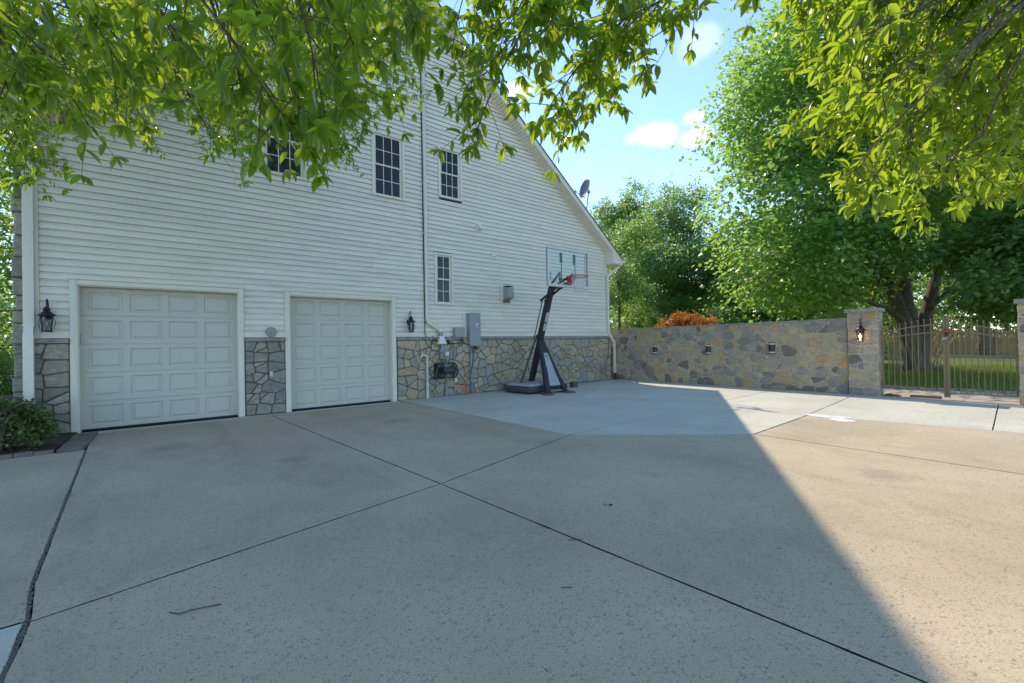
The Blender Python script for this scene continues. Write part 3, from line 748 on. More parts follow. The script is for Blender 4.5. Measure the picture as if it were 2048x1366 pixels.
# --- garage doors
W_, H_ = 2.43, DTOP
st, mid_, hole = .095, .105, 0
hw = (W_ - 2 * st - 3 * mid_) / 4; sh = H_ / 5; hh = sh - .165
pm = MB(); e = .012
def rect(i, y): return [(i, y, i), (hw - i, y, i), (hw - i, y, hh - i), (i, y, hh - i)]
ringsv = [rect(0, 0), rect(.016, .020), rect(.034, .021), rect(.066, .004)]
for r_ in ringsv: pm.v += r_
for q in range(3):
    for i in range(4): pm.f.append((q * 4 + i, q * 4 + (i + 1) % 4, q * 4 + 4 + (i + 1) % 4, q * 4 + 4 + i))
pm.f.append((12, 13, 14, 15)); pm.mi = [0] * len(pm.f)
panel_me = pm.mesh('panel', M['door'])
for di, (dx0, dx1) in enumerate(DOORS):
    D = MB(); y0 = 11.13
    for s_ in range(5):
        z0, z1 = s_ * sh + .004 + (.02 if s_ == 0 else 0), (s_ + 1) * sh - .003
        zh0 = s_ * sh + .08; zh1 = zh0 + hh
        D.box(dx0, dx1, y0, y0 + .045, z0, zh0); D.box(dx0, dx1, y0, y0 + .045, zh1, z1)
        xs = dx0
        for c in range(5):
            wd = st if c in (0, 4) else mid_
            D.box(xs, xs + wd, y0, y0 + .045, zh0, zh1); xs += wd + hw
        D.box(dx0, dx1, y0 + .025, y0 + .05, s_ * sh - .002 if s_ else .02, z0 + .001)
    gd = D.build('garage_door', M['door'], house)
    for s_ in range(5):
        for c in range(4):
            place('panel', panel_me, gd, (dx0 + st + c * (hw + mid_) - 5.7, y0 - 11.0, s_ * sh + .08))
    MB().box(dx0 + .005, dx1 - .005, y0 + .004, y0 + .04, -.012, .021).build('bottom_seal', M['seal'], gd)
    back = MB(); back.box(dx0 - .05, dx1 + .05, 11.19, 11.215, 0, DTOP + .05); back.build('liner', M['interior'], gd)
    # casing: brick mould, jambs, head
    c = MB()
    for xa, xb in ((dx0 - .12, dx0 - .012), (dx1 + .012, dx1 + .12)):
        c.bbox(xa, xb, 10.930, 11.06, -.01, CASE - .035, .01); c.box(xa + .035, xb - .035, 10.922, 10.932, 0, CASE - .04)
    c.box(dx0 - .012, dx0, 10.965, 11.18, -.01, DTOP + .01); c.box(dx1, dx1 + .012, 10.965, 11.18, -.01, DTOP + .01)
    c.box(dx0 - .014, dx1 + .014, 10.965, 11.18, DTOP, DTOP + .014)
    c.bbox(dx0 - .012, dx1 + .012, 10.930, 11.06, DTOP + .014, CASE - .035, .01)
    c.box(dx0 - .125, dx1 + .125, 10.912, 11.06, CASE - .034, CASE)
    c.build('door_casing', M['trim'], house)
    side = dx0 - .006 if di == 0 else dx1 + .002
    kp = MB(); kp.bbox(side, side + .018, 10.99, 11.03, 1.58, 1.80, .006); kp.build('sensor_strip', M['greybox'], house)

# --- windows
for x0, x1, z0, z1, ncol in WINS:
    F = MB(); t_ = .065
    F.bbox(x0, x0 + t_, 10.945, 11.06, z0 + .05, z1, .008); F.bbox(x1 - t_, x1, 10.945, 11.06, z0 + .05, z1, .008)
    F.bbox(x0 + t_, x1 - t_, 10.947, 11.06, z1 - t_, z1, .008); F.bbox(x0 - .015, x1 + .015, 10.930, 11.06, z0, z0 + .052, .008)
    F.box(x0 + t_, x0 + t_ + .022, 10.985, 11.06, z0 + .05, z1 - t_); F.box(x1 - t_ - .022, x1 - t_, 10.985, 11.06, z0 + .05, z1 - t_)
    win = F.build('window', M['trim'], house)
    ix0, ix1 = x0 + t_ + .022, x1 - t_ - .022; iz0, iz1 = z0 + .055, z1 - t_ - .002; zm = (iz0 + iz1) / 2
    for lo, hi, yy in ((zm - .015, iz1, 10.992), (iz0, zm + .018, 11.016)):
        S = MB(); r_ = .036
        S.box(ix0, ix0 + r_, yy, yy + .03, lo, hi); S.box(ix1 - r_, ix1, yy, yy + .03, lo, hi); S.box(ix0 + r_, ix1 - r_, yy, yy + .03, lo, lo + r_); S.box(ix0 + r_, ix1 - r_, yy, yy + .03, hi - r_, hi)
        gx0, gx1, gz0, gz1 = ix0 + r_, ix1 - r_, lo + r_, hi - r_
        mw = .016; pw = (gx1 - gx0 - mw * (ncol - 1)) / ncol; ph = (gz1 - gz0 - mw) / 2
        for c in range(1, ncol): xx = gx0 + c * pw + (c - 1) * mw; S.box(xx, xx + mw, yy + .008, yy + .022, gz0, gz1)
        for c in range(ncol): xx = gx0 + c * (pw + mw); S.box(xx, xx + pw, yy + .009, yy + .021, gz0 + ph, gz0 + ph + mw)
        S.build('sash', M['alu'], win)
        for c in range(ncol):
            for q in range(2):
                xx, zz_ = gx0 + c * (pw + mw), gz0 + q * (ph + mw)
                MB().box(xx - .002, xx + pw + .002, yy + .017, yy + .0195, zz_ - .002, zz_ + ph + .002).build('pane', M['pane'], win)
    MB().box(x0 + .03, x1 - .03, 11.07, 11.2, z0 + .03, z1 - .03).build('shade_board', M['interior'], win)

# --- roof
YF, YB = 10.58, 24.4
RX, RZ = 5.39, 11.42
def rz_r(x): return 4.72 + .79 * (13.85 - x)
def rz_l(x): return 5.65 + .78 * (x + 1.9)
roof = MB()
roof.prism([(RX, RZ), (13.88, rz_r(13.88)), (13.88, rz_r(13.88) - .045), (RX, RZ - .045)][::-1], YF - .03, YB, axis='y')
roof.prism([(RX, RZ), (RX, RZ - .045), (-2.28, rz_l(-2.28) - .045), (-2.28, rz_l(-2.28))][::-1], YF - .03, YB, axis='y')
rf = roof.build('roof', M['shingle'], house)
ry, rz0 = 13.35, 6.86
rr = MB(); rr.quadbox([(-2.9, ry, rz0 - .06), (6.2, ry, rz0 - .06), (6.2, ry + 6.4, rz0 + 6.4 * .79 - .06), (-2.9, ry + 6.4, rz0 + 6.4 * .79 - .06),
                       (-2.9, ry, rz0 - .01), (6.2, ry, rz0 - .01), (6.2, ry + 6.4, rz0 + 6.4 * .79 - .01), (-2.9, ry + 6.4, rz0 + 6.4 * .79 - .01)])
rf2 = rr.build('upper_roof', M['shingle'], house)
for i in range(58):
    ya, yb_ = ry + i * .11, ry + (i + 1) * .11 + .02; za, zb = rz0 + i * .11 * .79, rz0 + ((i + 1) * .11 + .02) * .79
    x = -2.9
    while x < 1.6:
        L = random.uniform(1.0, 1.15); e = min(1.6, x + L); t_ = .016 + random.uniform(-.003, .003)
        m = MB(); m.quadbox([(x + .002, ya, za - .012), (e - .002, ya, za - .012), (e - .002, yb_, zb - .012), (x + .002, yb_, zb - .012), (x + .002, ya, za + t_), (e - .002, ya, za + t_), (e - .002, yb_, zb + .001), (x + .002, yb_, zb + .001)])
        m.build('shingle', M['shingle'], rf2); x = e
# rake fascia, frieze and vented soffit
def rake(xa, za, xb, zb, h, y0, y1, drop):
    m = MB(); m.quadbox([(xa, y0, za - drop - h), (xb, y0, zb - drop - h), (xb, y1, zb - drop - h), (xa, y1, za - drop - h), (xa, y0, za - drop), (xb, y0, zb - drop), (xb, y1, zb - drop), (xa, y1, za - drop)]); return m
m = MB()
for (xa, xb, f) in ((RX, 13.86, rz_r), (-2.26, RX, rz_l)):
    for q in (rake(xa, f(xa), xb, f(xb), .165, YF, YF + .03, .05), rake(xa, f(xa), xb, f(xb), .05, YF - .014, YF, .05)):
        b = len(m.v); m.v += q.v; m.f += [tuple(b + i for i in g) for g in q.f]; m.mi += q.mi
m.build('rake_fascia', M['alu'], house)
s = MB()
for side in (1, -1):
    f = rz_r if side == 1 else rz_l
    L = (13.30 - RX) if side == 1 else (RX + 2.2); cs = 1 / math.sqrt(1 + .785 ** 2); nstrip = int(L / cs / .105)
    for i in range(nstrip):
        xa = (RX + L * i / nstrip) if side == 1 else (-2.2 + L * i / nstrip); xb = xa + L / nstrip - .015
        za, zb = f(xa) - .205, f(xb) - .205
        s.quadbox([(xa, YF + .03, za - .012), (xb, YF + .03, zb - .012), (xb, 10.978, zb - .012), (xa, 10.978, za - .012), (xa, YF + .03, za), (xb, YF + .03, zb), (xb, 10.978, zb), (xa, 10.978, za)])
    xa, xb = (RX, 13.30) if side == 1 else (-2.2, RX)
    b = len(s.v)
    s.v += [(xa, YF + .03, f(xa) - .200), (xb, YF + .03, f(xb) - .200), (xb, 11.2, f(xb) - .200), (xa, 11.2, f(xa) - .200), (xa, YF + .03, f(xa) - .19), (xb, YF + .03, f(xb) - .19), (xb, 11.2, f(xb) - .19), (xa, 11.2, f(xa) - .19)]
    for g in ((3, 2, 1, 0), (4, 5, 6, 7), (0, 1, 5, 4), (1, 2, 6, 5), (2, 3, 7, 6), (3, 0, 4, 7)): s.f.append(tuple(b + i for i in g)); s.mi.append(1)
s.build('soffit', [M['soffit'], M['lip']], house)
m = MB()
for (xa, xb, f) in ((RX, 13.30, rz_r), (-1.9, RX, rz_l)):
    q = rake(xa, f(xa), xb, f(xb), .035, 10.955, 10.985, .217); b = len(m.v); m.v += q.v; m.f += [tuple(b + i for i in g) for g in q.f]; m.mi += q.mi
m.build('frieze_channel', M['soffit'], house)
# boxed eave return, eave soffit and gutter along the far side
m = MB(); m.prism([(13.30, 4.50), (13.845, 4.50), (13.845, 4.68), (13.30, rz_r(13.30) - .21)][::-1], YF + .004, YF + .03, axis='y'); m.box(13.30, 13.845, YF + .03, 10.95, 4.485, 4.50)
m.box(13.375, 13.845, 10.95, YB, 4.485, 4.50); m.box(13.846, 13.87, YF + .004, YB, 4.485, 4.69); m.box(13.292, 13.30, YF + .03, 10.95, 4.49, 4.95)
m.build('eave_return', M['trim'], house)
m = MB(); m.prism([(13.872, 4.56), (13.93, 4.56), (13.995, 4.62), (13.995, 4.685), (13.985, 4.685), (13.975, 4.63), (13.925, 4.575), (13.882, 4.575), (13.882, 4.69), (13.872, 4.69)], YF - .02, YB, axis='y'); m.box(13.872, 13.985, YF - .022, YF - .016, 4.565, 4.68)
m.build('gutter', M['alu'], house)
def downspout(pts, w, d, name='downspout', boot=None):
    m = MB()
    for a, b in zip(pts, pts[1:]): m.bar(a, b, w, d, upv=(0, 1, 0))
    o = m.build(name, M['alu'], house); return o
downspout([(13.93, 10.78, 4.57), (13.90, 10.78, 4.46), (13.335, 10.905, 4.05), (13.335, 10.905, 1.86), (13.44, 10.84, 1.60), (13.545, 10.80, 1.44), (13.555, 10.80, .24)], .085, .065)
bt = MB(); bt.tube([(13.555, 10.80, .26), (13.555, 10.80, .03), (13.60, 10.78, .0)], .058, 10); bt.build('drain_boot', M['black'], house)
m = MB(); m.bar((-1.972, 10.905, 5.46), (-1.972, 10.905, 1.93), .128, .085, upv=(0, 1, 0)); 
for q in (-.035, 0, .035): m.box(-1.972 + q - .006, -1.972 + q + .006, 10.858, 10.863, 1.95, 5.4)
m.box(-2.045, -1.90, 10.856, 10.95, 1.915, 1.935)
m.bar((-1.972, 10.905, 1.93), (-1.965, 10.82, 1.74), .118, .08, upv=(0, 1, .4)); m.bar((-1.965, 10.82, 1.76), (-1.965, 10.82, .03), .125, .085, upv=(0, 1, 0)); m.box(-2.03, -1.90, 10.774, 10.78, 1.05, 1.07)
m.build('downspout', M['alu'], house)
# ================================================================== FIELDSTONE WALL, PILLARS, GATE
WX = 13.72
fsw = thing('stone_wall', 'long garden wall of mixed grey and tan fieldstone beside the house corner', 'wall', (13.9, 7.4, 0))
m = MB(); m.box(WX + .002, 14.10, 3.385, 12.4, -.06, 1.93); m.build('mortar', M['mortar_tan'], fsw)
Rw = random.Random(77)
lay_stones(fsw, rubble(-11.35, -3.39, .0, 1.93, 299, .66, 1, Rw, coarse=1.9), .013, .026, lambda a, b, d: (WX - d, -a, b), M['stone_wall'], Rw, .45)
y = 3.40
while y < 12.3:
    L = Rw.uniform(.8, 1.2); e = min(12.38, y + L); j = Rw.uniform(-.006, .006)
    m = MB(); m.quadbox([(WX - .015 + j, y + .004, 1.932), (14.12, y + .004, 1.932), (14.12, e - .004, 1.932), (WX - .015 + j, e - .004, 1.932),
                         (WX - .008 + j, y + .008, 1.972 + j), (14.11, y + .008, 1.975), (14.11, e - .008, 1.975), (WX - .008 + j, e - .008, 1.970 - j)])
    m.build('coping_stone', M['cap'], fsw); y = e

def pillar(y0, y1, label, seed):
    R = random.Random(seed); p = thing('gate_pillar', label, 'pillar', (13.85, (y0 + y1) / 2, 0), group='stone pillars either side of the gate')
    x0, x1, H = 13.63, 14.08, 2.10
    MB().box(x0, x1, y0, y1, -.06, H).build('mortar', M['mortar_tan'], p)
    lay_stones(p, rubble(-y1, -y0, 0, H - .01, 30, .62, 0, R, jitter=.18, coarse=1.7), .010, .013, lambda a, b, d: (x0 - d, -a, b), M['stone_wall'], R, .4)
    lay_stones(p, cells(x0, x1, 0, H - .01, 17, .75, 0, R, jitter=.16), .010, .013, lambda a, b, d: (a, y0 - d, b), M['stone_wall'], R, .4)
    lay_stones(p, cells(-x1, -x0, 0, H - .01, 15, .75, 0, R, jitter=.16), .010, .013, lambda a, b, d: (-a, y1 + d, b), M['stone_wall'], R, .4)
    m = MB(); a, b, c, d = x0 - .06, x1 + .06, y0 - .06, y1 + .06
    m.quadbox([(a, c, H + .002), (b, c, H + .002), (b, d, H + .002), (a, d, H + .002), (a + .008, c + .008, H + .085), (b - .008, c + .008, H + .085), (b - .008, d - .008, H + .09), (a + .008, d - .008, H + .09)])
    m.build('capstone', M['cap'], p); return p
pillar(2.79, 3.38, 'stone gate pillar carrying the lit lantern at the end of the wall', 12)
pillar(-.06, .535, 'stone gate pillar at the right edge of the photo without a lit lantern', 15)

def gate(ya, yb, top_h, top_p, mid_h, mid_p, bot, n, label, lock):
    """one leaf, hinged at ya, meeting stile at yb; rails sweep up to the middle"""
    g = thing('metal_gate', label, 'gate', (13.86, (ya + yb) / 2, .1), group='two leaves of the driveway gate'); X = 13.86
    sgn = 1 if yb < ya else -1
    def arc(h, p, y): u = (y - ya) / (yb - ya); return h + (p - h) * (1 - (1 - u) ** 1.7)
    m = MB(); st = .046; y0 = min(yb, yb + sgn * st); m.box(X - .03, X + .03, y0, y0 + st, .06, 1.915); m.box(X - .033, X + .033, y0 - .003, y0 + st + .003, 1.915, 1.925)
    m.build('stile', M['gate'], g)
    m = MB(); y0 = min(ya, ya - sgn * .03); m.box(X - .02, X + .02, y0, y0 + .03, bot - .02, top_h + .10); m.build('hinge_stile', M['gate'], g)
    for h, p in ((top_h, top_p), (mid_h, mid_p)):
        m = MB(); k = 10
        for i in range(k):
            a = ya - sgn * .031 + (yb + sgn * .047 - (ya - sgn * .031)) * i / k; b = ya - sgn * .031 + (yb + sgn * .047 - (ya - sgn * .031)) * (i + 1) / k
            m.bar((X, a, arc(h, p, a)), (X, b, arc(h, p, b)), .03, .026)
        m.build('rail', M['gate'], g)
    m = MB(); m.bar((X, ya - sgn * .031, bot), (X, yb + sgn * .047, bot - .01), .03, .026); m.build('rail', M['gate'], g)
    lo, hi = ya - sgn * .031, yb + sgn * .047
    for i in range(n):
        y = lo + (hi - lo) * (i + .8) / (n + .6); zt = arc(top_h, top_p, y) + .105
        m = MB(); m.box(X - .008, X + .008, y - .008, y + .008, bot + .003, zt)
        m.lathe([(.004, 0), (.015, .006), (.018, .016), (.013, .027), (.003, .032)], (X, y, zt - .001), 8); m.build('picket', M['gate'], g)
    return g
gate(2.755, 1.627, 1.57, 1.74, 1.40, 1.56, .20, 9, 'left leaf of the tan metal gate next to the lit lantern pillar', True)
gate(.565, 1.620, 1.47, 1.735, 1.34, 1.555, .165, 10, 'right leaf of the tan metal gate at the edge of the photo', False)
lk = thing('gate_lock', 'red cable and padlock joining the two gate stiles', 'lock', (13.81, 1.62, 1.45))
m = MB(); m.tube([(13.80 - .02 * math.sin(i / 14 * math.pi), 1.745 - .25 * i / 14, 1.588 + .012 * math.sin(i / 14 * math.pi * 2)) for i in range(15)], .011, 7); m.tube([(13.80 - .02 * math.sin(i / 14 * math.pi), 1.73 - .22 * i / 14, 1.566 - .01 * math.sin(i / 14 * math.pi)) for i in range(15)], .010, 7); m.build('cable', M['lockred'], lk)
m = MB(); m.box(13.785, 13.825, 1.588, 1.632, 1.46, 1.555); m.build('lock_body', M['black'], lk)
m = MB(); m.box(13.79, 13.825, 1.60, 1.68, 1.37, 1.43); m.tube([(13.80, 1.665, 1.42), (13.80, 1.665, 1.475), (13.80, 1.63, 1.49), (13.80, 1.60, 1.47), (13.80, 1.60, 1.42)], .009, 7); m.build('padlock', M['steel'], lk)
br = MB(); br.quadbox([(13.92, 1.78, 0.004), (14.08, 1.74, 0.004), (14.10, 2.24, 0.004), (13.94, 2.28, 0.004), (13.925, 1.785, .055), (14.075, 1.745, .058), (14.095, 2.235, .056), (13.945, 2.275, .052)])
tag(br.build('loose_brick', M['brick']), 'long red brown brick lying on the ground under the gate', 'brick')
Rr = random.Random(5)
for i in range(7):
    c = (14.0 + Rr.uniform(-.12, .10), 2.60 + Rr.uniform(-.12, .12)); s = Rr.uniform(.03, .06); m = MB()
    m.lathe([(s * .7, -.01), (s, s * .4), (s * .75, s * .9), (s * .2, s * 1.05)], (c[0], c[1], 0), 6)
    if i == 0: rb = m
    else:
        b = len(rb.v); rb.v += m.v; rb.f += [tuple(b + k for k in f) for f in m.f]; rb.mi += m.mi
o = rb.build('rubble', M['rock']); o['kind'] = 'stuff'; o['label'] = 'small heap of red rubble at the foot of the lantern pillar'

def wall_light(y, z, label):
    t = thing('wall_light', label, 'light', (WX - .012, y, z), group='small box lights on the stone wall')
    m = MB(); hw_, hh_ = .085, .155
    pts = [(-hw_, 0), (hw_, 0)] + [(hw_ * math.cos(a) , -.085 * math.sin(a) - .02) for a in [i * math.pi / 8 for i in range(9)]]
    prof = [(p[1] - .0, p[0]) for p in pts]
    poly = [(.02, -hw_), (.02, hw_)] + [(-.01 - .08 * math.sin(a), hw_ * math.cos(a)) for a in [i * math.pi / 8 for i in range(9)]]
    m.prism(poly[::-1], -hh_ + .05, hh_ - .05); m.build('housing', M['bronze'], t, local=True)
    for s in (-1, 1):
        m = MB(); z0 = s * (hh_ - .034); m.prism([(a * 1.02, b * 1.04) for a, b in poly][::-1], z0 - .013, z0 + .013); m.build('trim_ring', M['alu'], t, local=True)
        m = MB(); z1 = s * (hh_ - .011); m.prism([(a, b) for a, b in poly][::-1], z1 - .012, z1 + .012); m.build('cap', M['bronze'], t, local=True)
    return t
wall_light(9.09, 1.17, 'box wall light nearest the house corner on the stone wall')
wall_light(7.11, 1.17, 'middle box wall light of three on the stone wall')
wall_light(5.21, 1.20, 'box wall light nearest the gate pillar on the stone wall')

# ================================================================== LANTERNS
def lantern(loc, rz, label, lit=False, block=True):
    t = thing('wall_lantern', label, 'lantern', loc, rz, group='carriage lanterns on walls')
    yc = -.175
    m = MB()
    if block: m.box(-.085, .085, -.004, .01, .17, .40); m.build('mounting_block', M['siding'], t, local=True); m = MB()
    m.lathe([(.055, 0), (.06, .012), (.045, .022), (.02, .035)], (0, 0, 0), 14)
    m.v = [(x, -.005 - z, .29 + y * 1.25) for x, y, z in m.v]; m.build('back_plate', M['black'], t, local=True)
    m = MB(); arc = [(0, -.03, .29), (0, -.05, .33), (0, -.045, .42), (0, -.06, .50), (0, -.095, .555), (0, -.14, .57), (0, -.175, .545), (0, -.185, .50), (0, -.165, .465), (0, -.14, .475), (0, -.145, .50)]
    m.tube(arc, [.011, .011, .010, .010, .010, .010, .010, .009, .008, .007, .005], 7)
    m.tube([(0, yc, .535), (0, yc, .41)], .009, 7); m.build('scroll_arm', M['black'], t, local=True)
    m = MB(); m.lathe([(.010, .445), (.022, .435), (.026, .42), (.052, .395), (.056, .385), (.036, .372), (.050, .350), (.078, .322), (.082, .315), (.112, .302), (.118, .290), (.116, .279), (.10, .276)][::-1], (0, yc, 0), 20); m.build('roof', M['black'], t, local=True, smooth=False)
    m = MB(); rt_, rb_ = .082, .058
    m.lathe([(.074, 0), (.078, .008), (.066, .020), (.06, .028)], (0, yc, 0), 18); m.tube([(rt_ * math.cos(a), yc + rt_ * math.sin(a), .27) for a in [i * math.pi / 9 for i in range(19)]], .006, 5)
    for k in range(6):
        a = math.pi / 6 + k * math.pi / 3; m.bar((rb_ * math.cos(a), yc + rb_ * math.sin(a), .02), (rt_ * math.cos(a), yc + rt_ * math.sin(a), .277), .010, .010)
        a2 = a + math.pi / 3
        for (p, q) in ((a, a2), (a2, a)):
            m.tube([(rb_ * math.cos(p), yc + rb_ * math.sin(p), .026), ((rb_ + rt_) / 2 * .90 * math.cos((p + q) / 2), yc + (rb_ + rt_) / 2 * .90 * math.sin((p + q) / 2), .150), (rt_ * math.cos(q), yc + rt_ * math.sin(q), .27)], .0035, 5)
    for k in (0, math.pi):
        m.tube([((.06 + .045 * math.sin(i / 8 * math.pi)) * math.cos(k), yc, .02 + .26 * i / 8) for i in range(9)], .004, 5)
    m.build('cage', M['black'], t, local=True)
    m = MB(); n = 12; b0 = 0
    for r_, z in ((.050, .026), (.070, .268)):
        for k in range(n): m.v.append((r_ * math.cos(k * 2 * math.pi / n), yc + r_ * math.sin(k * 2 * math.pi / n), z))
    for k in range(n): m.f.append((k, (k + 1) % n, n + (k + 1) % n, n + k)); m.mi.append(0)
    m.build('glass', M['glass'], t, local=True)
    m = MB(); m.lathe([(.008, .09), (.022, .11), (.028, .135), (.022, .16), (.010, .185), (.003, .2)], (0, yc, 0), 10); m.lathe([(.012, .028), (.012, .09)], (0, yc, 0), 8); m.build('bulb', M['bulb'] if lit else M['bulboff'], t, local=True, smooth=True)
    if lit:
        l = bpy.data.lights.new('lantern_light', 'POINT'); l.energy = 6; l.color = (1, .62, .28); l.shadow_soft_size = .03
        o = bpy.data.objects.new('lantern_light', l); COL.objects.link(o); o.parent = t; o.location = (0, yc, .14)
    return t
lantern((-1.745, 10.97, 1.81), 0, 'black carriage lantern left of the left garage door by the downspout')
lantern((5.01, 10.97, 1.82), 0, 'black carriage lantern right of the second garage door')
lantern((13.615, 3.09, 1.355), math.radians(-90), 'lit carriage lantern on the stone gate pillar', lit=True, block=False)

# ================================================================== SERVICES ON THE FACADE
def one(name, mb, mat, label, cat, smooth=False): return tag(mb.build(name, mat, None, smooth=smooth), label, cat)
t = thing('vent_pipe', 'white vent pipe running up the siding beside the small window', 'pipe', (5.55, 10.92, 1.5))
m = MB(); m.tube([(5.55, 10.925, 9.3), (5.55, 10.925, 2.20), (5.555, 10.92, 2.14), (5.60, 10.91, 2.09), (5.90, 10.89, 1.90), (5.94, 10.885, 1.86), (5.955, 10.885, 1.80)], .046, 12); m.build('pipe', M['alu'], t, smooth=True)
m = MB()
for z in (3.2, 4.6, 6.0, 7.4, 8.8): m.box(5.485, 5.615, 10.94, 10.985, z, z + .03)
m.build('strap', M['alu'], t)
m = MB(); m.tube([(5.955, 10.885, 1.835), (5.955, 10.885, 1.72)], .060, 12); m.tube([(5.955, 10.885, 1.80), (5.955, 10.885, 1.785)], .064, 12); m.build('coupling', M['greybox'], t)
m = MB(); m.quadbox([(5.83, 10.80, 1.50), (6.10, 10.80, 1.50), (6.10, 10.95, 1.50), (5.83, 10.95, 1.50), (5.90, 10.83, 1.715), (6.02, 10.83, 1.715), (6.02, 10.95, 1.715), (5.90, 10.95, 1.715)]); m.build('cover', M['white'], t)
m = MB(); m.tube([(5.495, 10.955, 9.3), (5.495, 10.955, 1.78), (5.53, 10.945, 1.70), (5.66, 10.90, 1.62), (5.68, 10.885, 1.50), (5.655, 10.90, 1.36)], .011, 7)
one('power_cable', m, M['cable'], 'black cable running down the siding beside the white vent pipe', 'cable')
t = thing('gas_regulator', 'grey gas regulator and fittings under the white pipe cover', 'regulator', (6.0, 10.88, 1.0))
m = MB(); m.tube([(5.96, 10.86, 1.50), (5.96, 10.86, 1.38)], .03, 10); m.lathe([(.03, 0), (.085, .03), (.09, .05), (.085, .07), (.05, .10), (.04, .13)], (0, 0, 0), 16)
m.v = [(x, y, z) if i < 20 else (5.97 + x, 10.84 - z * .6, 1.30 + y) for i, (x, y, z) in enumerate(m.v)]; m.build('housing', M['meter'], t)
m = MB(); m.tube([(5.96, 10.86, 1.24), (5.95, 10.85, 1.10), (6.0, 10.85, 1.06), (6.02, 10.86, .96)], .026, 9); m.tube([(5.88, 10.86, 1.09), (6.02, 10.86, 1.09)], .034, 9); m.build('valve', M['steel'], t)
m = MB(); m.lathe([(.035, 0), (.04, .02), (.02, .03)], (5.655, 10.86, 1.30), 10); one('cable_gland', m, M['black'], 'small black cable fitting on the stones below the ledge', 'fitting')
t = thing('standpipe', 'white plastic standpipe with a tap standing against the stone base', 'pipe', (5.49, 10.84, 0))
m = MB(); m.tube([(5.49, 10.84, 0), (5.49, 10.84, 1.13), (5.475, 10.84, 1.17), (5.44, 10.85, 1.185), (5.40, 10.86, 1.185)], .033, 12); m.build('pipe', M['offwhite'], t, smooth=True)
m = MB(); m.tube([(5.49, 10.84, .335), (5.49, 10.84, .43)], .043, 12); m.tube([(5.49, 10.84, 0), (5.49, 10.84, .30)], .038, 12); m.build('coupling', M['offwhite'], t)
m = MB(); m.tube([(5.40, 10.86, 1.18), (5.34, 10.85, 1.18), (5.31, 10.84, 1.15), (5.305, 10.84, 1.12)], .022, 9); m.tube([(5.35, 10.85, 1.19), (5.35, 10.85, 1.235)], .012, 7); m.box(5.31, 5.39, 10.84, 10.86, 1.235, 1.245); m.build('tap', M['white'], t)
m = MB(); m.tube([(5.06, 10.90, 1.60), (5.10, 10.87, 1.50), (5.18, 10.85, 1.22), (5.26, 10.82, 1.00), (5.38, 10.80, .90), (5.52, 10.80, .93), (5.62, 10.83, 1.10), (5.655, 10.85, 1.30), (5.68, 10.88, 1.50)], .009, 6); one('white_cable', m, M['wirewhite'], 'thin white cable looping in front of the white standpipe', 'cable')

t = thing('hose_reel', 'black garden hose reel on the stone base', 'hose reel', (6.06, 10.75, .72))
m = MB()
def ring(mb, x, r, rr, cy_=10.72, cz=.74, n=22): mb.tube([(x, cy_ + r * math.cos(2 * math.pi * i / n), cz + r * math.sin(2 * math.pi * i / n)) for i in range(n + 1)], rr, 6, cap=False)
for x in (5.86, 6.27):
    m = MB(); ring(m, x, .205, .016); ring(m, x, .13, .008)
    for k in range(10):
        a = k * math.pi / 5; m.bar((x, 10.72 + .05 * math.cos(a), .74 + .05 * math.sin(a)), (x, 10.72 + .20 * math.cos(a), .74 + .20 * math.sin(a)), .014, .014)
    m.build('wheel', M['black'], t)
m = MB(); m.tube([(5.83, 10.72, .74), (6.30, 10.72, .74)], .055, 12); m.tube([(5.88, 10.72, .74), (6.25, 10.72, .74)], .10, 14); m.build('drum', M['tank'], t)
m = MB(); m.box(5.74, 5.80, 10.73, 10.955, .50, .92); m.bar((5.77, 10.95, .95), (5.77, 10.55, .78), .05, .03); m.box(5.78, 6.34, 10.90, 10.95, .93, .97); m.box(5.76, 6.33, 10.90, 10.95, .50, .54); m.build('bracket', M['black'], t)
m = MB(); m.tube([(5.84, 10.72, .74), (5.80, 10.70, .74), (5.80, 10.62, .80), (5.77, 10.62, .80)], .012, 7); m.build('crank', M['black'], t)
t = thing('garden_hose', 'green garden hose trailing from the reel along the foot of the house wall', 'hose', (6.3, 10.7, .2))
m = MB(); m.tube([(5.98, 10.60, .90), (6.10, 10.59, .95), (6.22, 10.62, .92), (6.32, 10.70, .80), (6.50, 10.74, .58), (6.66, 10.78, .40), (6.71, 10.82, .30)], .012, 8)
m.tube([(5.90, 10.66, .90), (5.80, 10.66, .97), (5.70, 10.70, .75), (5.66, 10.72, .40), (5.70, 10.74, .16), (5.80, 10.76, .09), (5.92, 10.74, .14), (5.965, 10.70, .35), (5.93, 10.66, .60)], .011, 8); m.build('hose', M['hose'], t, smooth=True)
m = MB(); m.tube([(7.1, 10.86, .16), (7.35, 10.80, .05), (7.9, 10.82, .018), (8.6, 10.84, .016), (9.4, 10.86, .016), (10.4, 10.80, .016), (11.4, 10.72, .016), (12.3, 10.62, .018), (12.75, 10.70, .10), (13.05, 10.84, .45), (13.22, 10.86, .85), (13.30, 10.87, 1.3), (13.34, 10.875, 1.63)], .011, 8); m.build('hose', M['hose'], t, smooth=True)
t = thing('outlet_box', 'white outlet box on grey conduit above the hose reel', 'outlet', (6.14, 10.88, .8))
m = MB(); m.bbox(6.09, 6.20, 10.86, 10.935, 1.155, 1.275, .01); m.build('box', M['white'], t)
m = MB(); m.tube([(6.135, 10.90, 1.16), (6.135, 10.90, 0)], .018, 8); m.tube([(6.09, 10.86, .35), (6.085, 10.84, 0)], .024, 8); m.build('conduit', M['greybox'], t)
t = thing('thin_conduit', 'thin grey conduit curving out of the white pipe cover down to the pad', 'conduit', (6.37, 10.88, .7))
